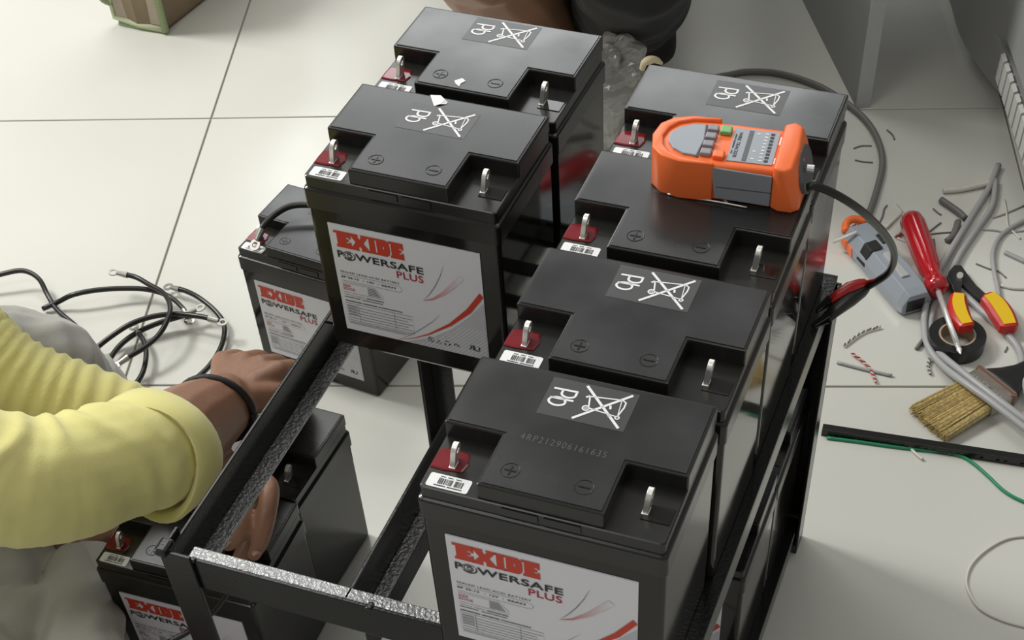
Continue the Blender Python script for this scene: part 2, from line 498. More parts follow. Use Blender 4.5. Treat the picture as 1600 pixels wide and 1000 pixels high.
# lead / crossed bin sticker
BM['lead_sticker'] = MB().prism([(.0555, .0730), (.1140, .0730), (.1140, .1080), (.0555, .1080)], BH - .0001, BH + .00015).mesh('lead_sticker')
w_ = .00165
arc = lambda cx, cy, rx, ry, a0, a1, n=10: [(cx + rx * math.cos(math.radians(a0 + (a1 - a0) * i / n)), cy + ry * math.sin(math.radians(a0 + (a1 - a0) * i / n))) for i in range(n + 1)]
sym = [stroke([(.0590, .0980), (.0753, .0985)], w_),                                            # P stem
       stroke([(.0747, .0985)] + [(.0747, .0945)] + arc(.0700, .0948, .0047, .0030, -8, -180, 10) + [(.0655, .0983)], w_),
       stroke([(.0592, .0893), (.0750, .0898)], w_), stroke(arc(.0648, .0868, .0056, .0037, 0, 360, 18), w_),
       stroke([(.0790, .1060), (.1100, .0750)], .0019), stroke([(.0790, .0750), (.1100, .1060)], .0019),
       stroke([(.0826, .0970), (.1045, .1000), (.1062, .0845), (.0862, .0868)], .0011), stroke([(.0838, .0970), (.0858, .0885)], .0011),
       stroke([(.0815, .0958), (.0836, .0976)], .0016), stroke(circ(.0845, .0863, .0021, 16), .0011, True), stroke(circ(.0845, .0863, .0008, 10), .0005, True),
       stroke([(.1050, .1000), (.1077, .0982), (.1078, .0935), (.1060, .0845)], .0011), stroke(circ(.1063, .0838, .0013, 12), .0010, True),
       stroke([(.1003, .0838), (.1018, .0838)], .0020), stroke([(.0990, .0930), (.0998, .0898)], .0014)]
BM['lead_symbol'] = decal(sym, lambda u, v: (u, v, BH + .00035)).mesh('lead_symbol')
# front label: u right, v down from its top-left corner
LX, LT, LW, LH = .0170, .1228, .1310, .1075
LAB = lambda u, v: (LX + u, -.0002, LT - v)
BM['front_label'] = MB().box((LX, .0002, LT - LH), (LX + LW, .0013, LT)).mesh('front_label')
def Lt(s, u0, v0, u1, v1, bold=0.0, sp=1.0):
    a, b = text(s, (u0, -v1, u1, -v0), bold, sp)
    return [(x_, -y_, 0) for x_, y_, _ in a], b
def mirr(q, c): return [(c - v[0], v[1], 0) for v in q[0]], q[1]
def Lflat(loops):
    a, b = flat([[(u, -v) for u, v in lp] for lp in loops])
    return [(x_, -y_, 0) for x_, y_, _ in a], b
def block(u0, u1, parts, v0=.0055, h=.0158):
    return [[(u0 + (u1 - u0) * a, v0 + h * b) for a, b in p] for p in parts]
E1 = [(0, 0), (1, 0), (1, .40), (.88, .40), (.88, .33), (.70, .33), (.70, .42), (.86, .42), (.86, .58), (.70, .58), (.70, .67), (.88, .67), (.88, .60), (1, .60), (1, 1), (.08, 1), (.08, .85), (.16, .85), (.16, .15), (0, .15)]
Xl = [(0, 0), (.46, 0), (.46, .10), (.42, .10), (.52, .32), (.62, .10), (.58, .10), (.58, 0), (1, 0), (1, .12), (.94, .12), (.70, .50), (.96, .88), (1, .88), (1, 1), (.56, 1), (.56, .9), (.6, .9), (.50, .70), (.40, .9), (.44, .9), (.44, 1), (0, 1), (0, .88), (.05, .88), (.30, .50), (.05, .12), (0, .12)]
Il = [(0, 0), (1, 0), (1, .12), (.86, .12), (.86, .88), (1, .88), (1, 1), (0, 1), (0, .88), (.14, .88), (.14, .12), (0, .12)]
Dl = [(0, 0), (.75, 0), (.92, .10), (1, .28), (1, .72), (.92, .90), (.75, 1), (0, 1), (0, .88), (.10, .88), (.10, .12), (0, .12)]
Dh = [(.52, .36), (.60, .44), (.60, .56), (.52, .64)]
red = []
for (u0, u1, ps) in ((.0042, .0190, [E1]), (.0178, .0352, [Xl]), (.0340, .0412, [Il]), (.0404, .0530, [Dl, Dh]), (.0522, .0650, [E1])):
    red.append(Lflat(block(u0, u1, ps)))
red.append(Lt('EXIDE', .0042, .0590, .0110, .0612, .02))
BM['red_lettering'] = decal(red, LAB).mesh('red_lettering')
BM['wine_lettering'] = decal([Lt('PLUS', .0560, .0334, .0795, .0405, .012, 1.05), Lt('EDGE', .0042, .0620, .0146, .0646, .0)], LAB).mesh('wine_lettering')
O2 = []
for k, (r0, a0, a1) in enumerate(((.0050, -30, 150), (.0050, 160, 320), (.0037, 60, 300), (.0026, -120, 120), (.0016, 0, 360))):
    O2.append(stroke([(.0148 + r0 * 1.05 * math.cos(math.radians(a0 + (a1 - a0) * i / 14)), .0288 + r0 * .82 * math.sin(math.radians(a0 + (a1 - a0) * i / 14))) for i in range(15)], .0006 if k else .0010))
blk = [Lt('P', .0045, .0250, .0096, .0318, .03), Lt('WERSAFE', .0202, .0250, .0805, .0318, .022, 1.06),
       Lt('EP 26-12', .0042, .0504, .0200, .0523, .02), Lt('12V', .0275, .0506, .0340, .0525, .02), Lt('26AH', .0400, .0508, .0530, .0527, .02),
       Lt('SEALED LEAD-ACID BATTERY', .0040, .0452, .0575, .0470, .005, 1.1),
       Lt('Toll Free Helpline', .0040, .0690, .0225, .0704, .0), stroke([(.0240, .0697), (.0400, .0697)], .0007), stroke([(.0040, .0720), (.0180, .0720)], .0006), stroke([(.0200, .0722), (.0390, .0722)], .0006),
       stroke([(.0040, .0760), (.0190, .0760)], .0008), stroke([(.0200, .0760), (.0330, .0760)], .0008), stroke([(.0340, .0760), (.0560, .0760)], .0007)]
blk += O2
# pictogram row and approval mark
blk += [stroke(circ(.0795, .0985, .0026, 16), .0005, True), stroke([(.0777, .0967), (.0813, .1003)], .0005), stroke([(.0790, .0972), (.0800, .0998)], .0008),
        stroke([(.0840, .1010), (.0888, .1010), (.0864, .0966)], .0006, True), stroke([(.0864, .0980), (.0864, .0998)], .0007)]
for k in range(3):
    a = math.radians(120 * k - 90)
    blk.append(stroke([(.0942 + .0024 * math.cos(a + t), .0988 + .0024 * math.sin(a + t)) for t in (-.75, -.3, .2, .6)], .0011))
blk += [Lt('Pb', .1005, .0968, .1055, .1000, .01), mirr(Lt('R', .1135, .0945, .1188, .0998, .035), .2323), Lt('U', .1182, .0950, .1240, .1003, .035)]
BM['black_lettering'] = decal(blk, LAB).mesh('black_lettering')
gr = [stroke([(.0040, .0487), (.0540, .0487), (.0575, .0496), (.0590, .0518), (.0575, .0545), (.0540, .0552), (.0040, .0552)], .0003),
      stroke([(.0240, .0505), (.0240, .0528)], .0003), stroke([(.0372, .0505), (.0372, .0528)], .0003),
      stroke([(.0040, .0572), (.0340, .0572), (.0400, .0640), (.0405, .0670), (.0040, .0670)], .0003),
      stroke([(.0036, .0785), (.0650, .0785), (.0650, .0965), (.0036, .0965)], .0004, True), stroke([(.0150, .0785), (.0150, .0965)], .0003), stroke([(.0480, .0785), (.0480, .0965)], .0003)]
for k, v in enumerate((.0820, .0850, .0880, .0910, .0938)):
    gr.append(stroke([(.0045, v), (.0640 - .004 * (k % 2), v)], .0005))
    if k < 4: gr.append(stroke([(.0045, v - .0012), (.0135, v - .0012)], .0006))
gr += [stroke([(.0040, .0985), (.0600, .0985)], .0005), stroke([(.0040, .1000), (.0560, .1000)], .0004)]
for k in range(5):
    gr.append(stroke([(.0265, .0588 + k * .0016), (.0340 + .001 * k, .0588 + k * .0016)], .0007))
gr.append(stroke([(.0768, .0586), (.0835, .0500), (.0894, .0405), (.0950, .0290), (.0990, .0180)], [.0001, .0005, .0006, .0005, .0001]))
gr.append(stroke([(.0485, .1067), (.0610, .0985), (.0727, .0883), (.0830, .0785), (.0914, .0686)], [.0001, .0005, .0005, .0004, .0001]))
BM['grey_print'] = decal(gr, LAB).mesh('grey_print')
BM['corner_shade'] = decal([Lflat([[(.0560, .1070), (.0800, .0965), (.0990, .0830), (.1170, .0650), (.1305, .0480), (.1305, .1072), (.0560, .1072)]])], lambda u, v: (LX + u, -.00002, LT - v)).mesh('corner_shade')
hat = []
for k in range(26):
    u = .066 + k * .0035
    v1 = .1070
    v0 = max(.0700, v1 - .030 - max(0, (u - .10)) * .5)
    u1 = min(.1300, u + (v1 - v0))
    v0 = v1 - (u1 - u)
    # keep the hatching below the red sweep
    t = 0
    while t < 1 and (v1 - (v1 - v0) * t) > (.1100 - max(0, (u + (u1 - u) * t - .066)) * .72 - .001): t += .05
    u1, v0 = u + (u1 - u) * min(t, 1), v1 - (v1 - v0) * min(t, 1)
    if u1 > u + .001: hat.append(stroke([(u, v1), (u1, v0)], .0006))
BM['corner_hatching'] = decal(hat, LAB).mesh('corner_hatching')
BM['red_sweep'] = decal([stroke([(.0484, .1068), (.0640, .1010), (.0780, .0932), (.0990, .0775), (.1170, .0588), (.1305, .0400)], [.0001, .0006, .0012, .0026, .0046, .0062])], lambda u, v: (min(LX + u, LX + LW), -.0003, LT - v)).mesh('red_sweep')
BM['faded_sweep'] = decal([stroke([(.0768, .0586), (.0860, .0545), (.0965, .0460), (.1055, .0360), (.1135, .0262)], [.0001, .0014, .0034, .0046, .0050])], LAB).mesh('faded_sweep')
BM['inkjet_code'] = decal([text('4RP21290616163S', (.0535, .0480, .1105, .0535), -.004, 1.25)], lambda u, v: (u, v, BH + .0002)).mesh('inkjet_code')

def battery(loc, rz, label, group='sealed lead-acid batteries', sticker=(0, 0), code=False, front=True):
    b = thing('battery', label, 'battery', loc, rz, group)
    link('case', BM['case'], M['case'], b, bevel=0)
    link('lid', BM['lid'], M['lid'], b)
    tc = link('top_cover', BM['top_cover'], M['lid'], b)
    link('cover_plate', BM['cover_plate'], M['cover'], tc)
    link('polarity_mark', BM['mark_plus'], M['lid'], tc)
    link('polarity_mark', BM['mark_minus'], M['lid'], tc)
    link('terminal', BM['terminal'], M['steel'], b)
    link('terminal', BM['terminal_b'], M['steel'], b)
    link('red_seal', BM['red_seal'], M['redpad'], b)
    link('terminal_pad', BM['terminal_pad'], M['case'], b)
    s_ = link('barcode_sticker', BM['barcode_sticker'], M['white'], b)
    link('barcode', BM['barcode'], M['ink'], s_)
    ls = link('lead_sticker', BM['lead_sticker'], M['film'], b)
    ls.location = (sticker[0], sticker[1], 0)
    link('lead_symbol', BM['lead_symbol'], M['symbol'], ls)
    if code:
        link('printed_code', BM['inkjet_code'], M['inkjet'], tc)
    if front:
        lb = link('front_label', BM['front_label'], M['label'], b)
        for k, m_ in (('corner_shade', 'inklight'), ('red_lettering', 'red'), ('wine_lettering', 'wine'), ('black_lettering', 'ink'), ('grey_print', 'inkgrey'), ('corner_hatching', 'label'), ('red_sweep', 'red'), ('faded_sweep', 'pink')):
            o_ = link(k, BM[k], M[m_], lb)
            if k not in ('red_sweep', 'faded_sweep', 'corner_shade'): o_['kind'] = 'stuff'
    return b
# bevel the shared meshes once
for k, bv in (('top_cover', .0012), ('cover_plate', .0004), ('terminal_pad', .0003)):
    tmp = link('tmp', BM[k], None, None, bevel=bv)
    bpy.data.objects.remove(tmp)
for k in ('case', 'lid', 'mark_plus', 'mark_minus'):
    pass
R4 = battery((0, 0, 0), 0, 'front battery on the rack, whole white front label and inkjet code on its cover', code=True)
R3 = battery((.0033, .1209, 0), -.0056, 'battery right behind the front one on the rack, red terminal showing', sticker=(.0020, .0008))
R2 = battery((.0032, .2423, 0), .0018, 'rack battery carrying the front half of the orange tester')
R1 = battery((.0019, .3641, 0), .0011, 'rearmost battery of the right row, behind the orange tester', sticker=(.0060, -.0030))
L2 = battery((-.2147, .2754, 0), -.0169, 'left-row battery on the rack with a torn white paper scrap and whole front label', sticker=(-.0018, -.0085))
L1 = battery((-.2122, .3984, 0), -.0258, 'rearmost left-row battery on the rack with a white chip on its cover', sticker=(-.0022, .0010))
FB = FZ + .006
F1 = battery((-.508, .5684, FB), -.1108, 'battery on the floor behind the rack with a black lead on its terminal')
F2 = battery((-.4337, .2410, FB), -.0296, 'battery on the floor under the hands, seen through the empty rack bay')
F3 = battery((-.4192, .1085, FB), .0294, 'battery on the floor at the front left corner post of the rack')
B1 = battery((.0030, .2520, -.312), 0, 'front battery of the lower shelf, below the right row')
B2 = battery((.0030, .3690, -.312), 0, 'rear battery of the lower shelf, below the right row')
scrap = MB().add([v for v in [(.0628, .1127, BH + .0003), (.0718, .1133, BH + .0012), (.0775, .1085, BH + .0016), (.0805, .1075, BH + .0004), (.0803, .1045, BH + .0003), (.0760, .1020, BH + .0010), (.0721, .0992, BH + .0003)]], [(0, 1, 2, 3, 4, 5, 6)])
link('paper_scrap', scrap.mesh('paper_scrap'), M['white'], L2)
chip = MB().prism([(.0729, .0145), (.0755, .0110), (.0800, .0080), (.0795, .0125), (.0818, .0167), (.0778, .0196)], BH, BH + .0005)
link('paper_chip', chip.mesh('paper_chip'), M['white'], L1)

#---SECTION TESTER
# ------------------------------------------------------------------ orange wire tracker lying on two batteries
tst = thing('wire_tracker', 'orange and grey handheld wire tracker with clip lead on the batteries', 'tester', (.105, .3445, BH + .0003), .09)
def P2(o_, loops, z0, z1, name, m_, parent, bevel=0.0, sm=False, top=0.0, seg=2):
    """upright solid over an outline, optionally pulled in towards the top"""
    mb_ = MB()
    if top:
        mb_.loft([[(x_, y_, z0) for x_, y_ in loops], [(x_, y_, z0 + (z1 - z0) * .8) for x_, y_ in loops], [(x_, y_, z1) for x_, y_ in inset(loops, top)]])
    else:
        mb_.prism(loops, z0, z1)
    return link(name, mb_.mesh(name), M[m_], parent, sm=sm, bevel=bevel, seg=seg)
body = [(.038, -.0255), (.038, .0255), (.000, .0265), (-.030, .0255), (-.042, .0215), (-.050, .0130), (-.053, .0), (-.050, -.0140), (-.042, -.0225), (-.030, -.0265), (-.004, -.0265)]
P2(None, body, .0, .0295, 'body', 'orange', tst, bevel=.0035, seg=3, sm=True)
# rubber boot round the blunt end, a little proud of the body
boot = [(-.006, -.0285), (-.006, -.0262), (-.030, -.0235), (-.040, -.0185), (-.0455, -.0110), (-.0480, 0), (-.0455, .0110), (-.040, .0185), (-.030, .0235), (-.010, .0262), (-.010, .0285),
        (-.031, .0278), (-.0445, .0235), (-.0530, .0145), (-.0560, 0), (-.0530, -.0155), (-.0445, -.0245), (-.031, -.0288)]
P2(None, boot, .0, .0315, 'boot', 'orange', tst, bevel=.0012, sm=True)
for sg in (-1, 1):
    g_ = MB()
    y0, y1 = sorted((sg * .0255, sg * .0283))
    g_.loft([[(-.004, y0, .0035), (.036, y0, .0015), (.036, y0, .0265), (-.008, y0, .0285)], [(-.004, y1, .0035), (.036, y1, .0015), (.036, y1, .0255), (-.008, y1, .0275)]])
    link('side_grip', g_.mesh('side_grip'), M['grey'], tst, bevel=.0008)
    g_ = MB().box((-.003, sg * .02835 - .0002, .0128), (.036, sg * .02835 + .0002, .0134))
    link('side_seam', g_.mesh('side_seam'), M['dgrey'], tst)
# end cap
cap = [(.036, -.0275), (.042, -.0310), (.052, -.0315), (.0575, -.027), (.0590, 0), (.0575, .027), (.052, .0315), (.042, .0310), (.036, .0275)]
cm = MB().loft([[(x_ if x_ < .05 else x_ + sh_, y_ * ky, z_) for x_, y_ in cap] for z_, sh_, ky in ((-.0002, .000, 1), (.012, -.001, 1), (.024, -.0045, 1), (.0335, -.0085, .97))])
link('end_cap', cm.mesh('end_cap'), M['orange'], tst, bevel=.0028, seg=3, sm=True)
ep_ = []
for dx in (-.002, .0007):
    ep_.append([(.0588 + dx - (.004 + .0078 * math.sin(a)) * .62, .0225 * math.cos(a), .0165 + .0138 * math.sin(a)) for a in np.linspace(0, 2 * math.pi, 24)[:-1]])
e_ = MB().loft(ep_)
link('end_plate', e_.mesh('end_plate'), M['dgrey'], tst)
link('edge_trim', MB().box((.0365, -.0235, .0285), (.0385, .0235, .0318)).mesh('edge_trim'), M['lgrey'], tst, bevel=.0008)
dpan = [(-.020, -.0195), (-.018, .0000), (-.020, .0195), (-.030, .0180), (-.038, .0130), (-.0430, .0060), (-.0440, 0), (-.0430, -.0060), (-.038, -.0135), (-.030, -.0185)]
P2(None, dpan, .029, .0312, 'speaker_panel', 'panel', tst, bevel=.0008)
P2(None, [(-.0205, -.0200), (-.0188, -.0200), (-.0188, .0200), (-.0205, .0200)], .029, .0304, 'dark_strip', 'dgrey', tst)
for k in range(4):
    link('button', MB().box((-.0040, -.0034, 0), (.0040, .0034, .0036)).mesh('button'), M['dgrey' if False else 'grey'], tst, bevel=.0011).location = (-.0140, -.0150 + k * .0098, .0293)
for nm, mt, u_, v_ in (('green_button', 'green', -.0045, .0140), ('orange_button', 'orange', -.0045, -.0165)):
    link(nm, MB().box((-.0042, -.0042, 0), (.0042, .0042, .0036)).mesh(nm), M[mt], tst, bevel=.0013).location = (u_, v_, .0293)
scr = P2(None, rrect(.0015, -.0200, .0340, .0200, .0006), .029, .0302, 'display_panel', 'panel', tst)
DP = lambda u, v: (.0015 + v, .0185 - u, .0304)        # reads from the far side to the near side
link('display_lettering', decal([text('WIRE TRACKER', (.0030, .0035, .0345, .0062), .012), stroke([(.0060, .0019), (.0120, .0019)], .0010), stroke([(.0130, .0019), (.0230, .0019)], .0011), stroke([(.0260, .0019), (.0300, .0019)], .0009)], DP).mesh('display_lettering'), M['ink'], scr)
link('display_bar', decal([([(0, .0105, 0), (.0375, .0105, 0), (.0375, .0138, 0), (0, .0138, 0)], [(0, 1, 2, 3)])], DP).mesh('display_bar'), M['dgrey'], scr)
led = []
num = []
for k in range(9):
    u_ = .0008 + k * .0041
    led.append(([(u_, .0262, 0), (u_ + .0027, .0262, 0), (u_ + .0027, .0290, 0), (u_, .0290, 0)], [(0, 1, 2, 3)]))
    num.append(stroke([(u_ + .0013, .0222), (u_ + .0013, .0246)], .0011))
for u_ in (.0030, .0245, .0335):
    num.append(stroke([(u_, .0165), (u_, .0186)], .0011))
link('display_lamps', decal(led, DP).mesh('display_lamps'), M['ink'], scr)
link('display_marks', decal(num, DP).mesh('display_marks'), M['white'], scr)
link('badge_print', decal([stroke([(.003, .0345), (.013, .0345)], .0014), stroke([(.029, .0338), (.036, .0338)], .0010)], lambda u, v: (.0015 + v - .0005, .0185 - u, .0297)).mesh('badge_print'), M['white'], tst)
ti = Matrix.Translation(tst.location) @ Euler((0, 0, .09)).to_matrix().to_4x4()
ti = ti.inverted()
def loc_t(p): return tuple(ti @ Vector(p))
link('jack', MB().tube([(.0575, -.004, .020), (.0625, -.004, .020)], .0028, 10).mesh('jack'), M['steel'], tst)
link('jack', MB().tube([(.0575, -.014, .011), (.0610, -.014, .011)], .0026, 10).mesh('jack'), M['grey'], tst)
lead = [at(1250, 287, .187), at(1275, 291, .188), at(1310, 306, .178), at(1350, 333, .150), at(1382, 366, .105), at(1397, 396, .065), at(1388, 426, .030), at(1353, 450, .008)]
lead_i = [loc_t(p) for p in lead]
lead_i[0] = (.0600, -.014, .011)
link('lead', MB().tube(smooth(lead_i), .0031, 8).mesh('lead'), M['cable'], tst, sm=True)
lead2 = [lead_i[-3], lead_i[-2], loc_t(at(1378, 434, .022)), loc_t(at(1350, 441, .014))]
link('red_lead', MB().tube(smooth(lead2), .0012, 6).mesh('red_lead'), M['redplastic'], tst, sm=True)
def clip(name, a, b, c, m_, w0, w1):
    """crocodile clip: sleeve from a to b, jaws from b to c"""
    a, b, c = Vector(a), Vector(b), Vector(c)
    d = (b - a).normalized(); sd = d.cross(Vector((0, 0, 1))).normalized(); up = sd.cross(d)
    R_ = []
    for t, ww, hh in ((0, w0 * .55, w0 * .5), (.12, w0 * .8, w0 * .7), (.45, (w0 + w1) * .55, w0 * .85), (.8, w1, w1 * .7), (1, w1 * .85, w1 * .5)):
        p = a.lerp(b, t) + up * .003 * math.sin(t * 3)
        R_.append([p + sd * ww * math.cos(x_) + up * hh * math.sin(x_) for x_ in np.linspace(0, 2 * math.pi, 11)[:-1]])
    o_ = link(name, MB().loft(R_).mesh(name), M[m_], tst, sm=True)
    j = MB()
    for s_ in (-1, 1):
        j.loft([[b + up * s_ * .003 + sd * .003, b + up * s_ * .003 - sd * .003, b + up * s_ * .0042 - sd * .003, b + up * s_ * .0042 + sd * .003],
                [c + up * s_ * .0006 + sd * .0016, c + up * s_ * .0006 - sd * .0016, c + up * s_ * .0018 - sd * .0016, c + up * s_ * .0018 + sd * .0016]])
    link('jaw', j.mesh('jaw'), M['darksteel'], o_)
clip('red_clip', loc_t(at(1352, 440, .014)), loc_t(at(1296, 470, .012)), loc_t(at(1276, 487, .004)), 'redplastic', .0055, .0045)
clip('black_clip', loc_t(at(1353, 451, .008)), loc_t(at(1292, 497, .006)), loc_t(at(1270, 510, -.003)), 'rubber', .0075, .0065)

#---SECTION CABLES
# ------------------------------------------------------------------ black battery leads on the floor, with ring lugs
def cable(name, label, pts, r, m_, cat='cable', group=None, lug0=None, lug1=None, n=8):
    p = [Vector(x_) for x_ in pts]
    base = p[0].copy()
    me = MB().tube([Vector(q) for q in smooth([x_ - base for x_ in p])], r, n).mesh(name)
    if lug0 is None and lug1 is None:
        o_ = link(name, me, M[m_], None, sm=True)
        o_.location = base
        return tag(o_, label, cat, group)
    o_ = thing(name, label, cat, base, 0, group)
    link('sheath', me, M[m_], o_, sm=True)
    for e, nx, flag in ((p[0], p[1], lug0), (p[-1], p[-2], lug1)):
        if not flag: continue
        d = (e - nx).normalized(); sd = d.cross(Vector((0, 0, 1))).normalized(); up = sd.cross(d)
        e = e - base
        rg = MB()
        rg.tube([e - d * .008, e + d * .006], [r * 1.25, r * .95], 10)
        c_ = e + d * .0115
        outer = []
        for r_, h in ((.0066, -.0007), (.0066, .0007), (.0034, .0007), (.0034, -.0007)):
            outer.append([c_ + d * r_ * math.cos(a) + sd * r_ * math.sin(a) + up * h for a in np.linspace(0, 2 * math.pi, 19)[:-1]])
        rg.loft(outer + [outer[0]], cap=False)
        link('ring_lug', rg.mesh('ring_lug'), M['lug'], o_, sm=False)
    return o_
def cp(pts, s=4.547, ox=80, oy=410): return [(a / s + ox, b / s + oy) for a, b in pts]
def lay(pts, hs): return [fl(x_, y_, h) for (x_, y_), h in zip(pts, hs)]
RC = .0033
LG = 'black battery leads on the floor'
a = cp([(880, 185), (960, 205), (1060, 258), (1170, 350), (1230, 450), (1210, 590), (1120, 740), (960, 885)])
cable('battery_lead', 'black lead whose lug end lies nearest the hand, curving round to it', lay(a, [.012, .014, .016, .014, .010, .008, .010, .020]), RC, 'cable', group=LG, lug0=True)
a = cp([(500, 82), (600, 105), (700, 160), (800, 220), (845, 310), (825, 410), (760, 520), (660, 605), (570, 660), (510, 700)])
cable('battery_lead', 'black lead with a lug pointing far left and a hooked bend back', lay(a, [.032, .030, .030, .032, .034, .034, .032, .030, .028, .026]), RC, 'cable', group=LG, lug0=True, lug1=True)
a = cp([(-60, 330), (50, 280), (150, 232), (300, 200), (480, 186), (680, 192), (830, 238), (930, 320), (958, 372)])
cable('battery_lead', 'black lead arching right from behind the grey knee', lay(a, [.006, .012, .020, .022, .020, .018, .018, .018, .016]), RC, 'cable', group=LG, lug1=True)
a = cp([(200, 740), (290, 640), (400, 545), (560, 440), (720, 385), (860, 368), (960, 372), (1080, 388), (1160, 410)])
cable('battery_lead', 'black lead ending in the lug that touches another lead', lay(a, [.006, .010, .016, .024, .026, .024, .024, .026, .026]), RC, 'cable', group=LG, lug1=True)
a = cp([(1000, 350), (940, 378), (760, 432), (600, 505), (480, 600), (405, 720), (385, 860), (400, 960)])
cable('battery_lead', 'black lead from a round lug looping down to the yellow sleeve', lay(a, [.020, .018, .014, .012, .010, .010, .008, .006]), RC, 'cable', group=LG, lug0=True)
a = cp([(610, 490), (650, 545), (675, 640), (655, 770), (590, 880), (500, 975), (400, 1060)])
cable('battery_lead', 'short black lead curving down under the yellow sleeve', lay(a, [.012, .014, .014, .012, .010, .008, .006]), RC, 'cable', group=LG, lug0=True)
a = [(-30, 438), (0, 429), (35, 423), (60, 435), (75, 462), (90, 485), (128, 520), (140, 560)]
cable('battery_lead', 'black lead at the photo edge bending down behind the knee', lay(a, [.02, .024, .026, .022, .012, .008, .006, .006]), RC, 'cable', group=LG)
# lead on the terminal of the floor battery behind the rack
z1 = FB + .178
a = [at(405, 368, z1 - .003), at(412, 352, z1 + .004), at(430, 335, z1 + .008), at(455, 322, z1 + .012), at(490, 321, z1 + .012), at(540, 330, z1 + .008), at(590, 360, z1 + .004)]
cable('jumper_lead', 'black jumper lead fixed to the red terminal of the floor battery', a, .0034, 'cable', lug0=True)

# grey data cables and offcuts among the tools
def fc(name, label, pts, r, m_, h=0.0, cat='cable', group=None, n=8):
    hh = h if isinstance(h, (list, tuple)) else [h] * len(pts)
    return cable(name, label, [fl(x_, y_, r + k) for (x_, y_), k in zip(pts, hh)], r, m_, cat, group, n=n)
fc('data_cable', 'outer grey cable sweeping past the tape roll and over the brush', [(1560, 258), (1544, 296), (1518, 338), (1492, 380), (1468, 420), (1452, 452), (1446, 482), (1444, 508), (1449, 538), (1468, 567), (1504, 596), (1546, 626), (1600, 668), (1650, 705)], .0042, 'gcable', [0, 0, 0, .003, .006, .006, .004, .003, .003, .004, .016, .021, .021, .02], group='grey data cables')
fc('data_cable', 'inner grey cable running close beside the outer one', [(1556, 282), (1550, 322), (1527, 357), (1502, 394), (1484, 428), (1466, 462), (1456, 492), (1454, 516), (1464, 547), (1504, 582), (1556, 622), (1600, 655), (1650, 690)], .0042, 'gcable', [0, 0, 0, 0, .001, .001, 0, 0, .003, .016, .022, .022, .02], group='grey data cables')
fc('data_cable', 'grey cable passing under the pliers towards the brush handle', [(1490, 446), (1518, 471), (1546, 497), (1577, 526), (1594, 552), (1600, 590), (1612, 640)], .0044, 'gcable', [0, 0, 0, 0, 0, .006, .008], group='grey data cables')
fc('data_cable', 'thin pale cable hanging in a loop at the right photo edge', [(1640, 330), (1600, 345), (1566, 366), (1552, 392), (1553, 421), (1559, 450), (1562, 478)], .0030, 'gcable', [0, 0, 0, .001, 0, 0, 0], group='grey data cables')
fc('floor_cable', 'dark grey cable arching over the floor behind the right battery row', [(1100, 124), (1138, 117), (1167, 112), (1212, 114), (1260, 127), (1300, 146), (1345, 180), (1370, 215), (1379, 255), (1368, 305), (1354, 345), (1350, 372)], .0045, 'dcable')
fc('thin_wire', 'thin white wire looping in from the right photo edge', [(1640, 838), (1600, 838), (1570, 843), (1540, 860), (1518, 882), (1510, 905), (1514, 925), (1530, 950), (1560, 967), (1600, 979), (1640, 985)], .0016, 'wcable', n=6)
OG = 'cut wire ends scattered among the tools'
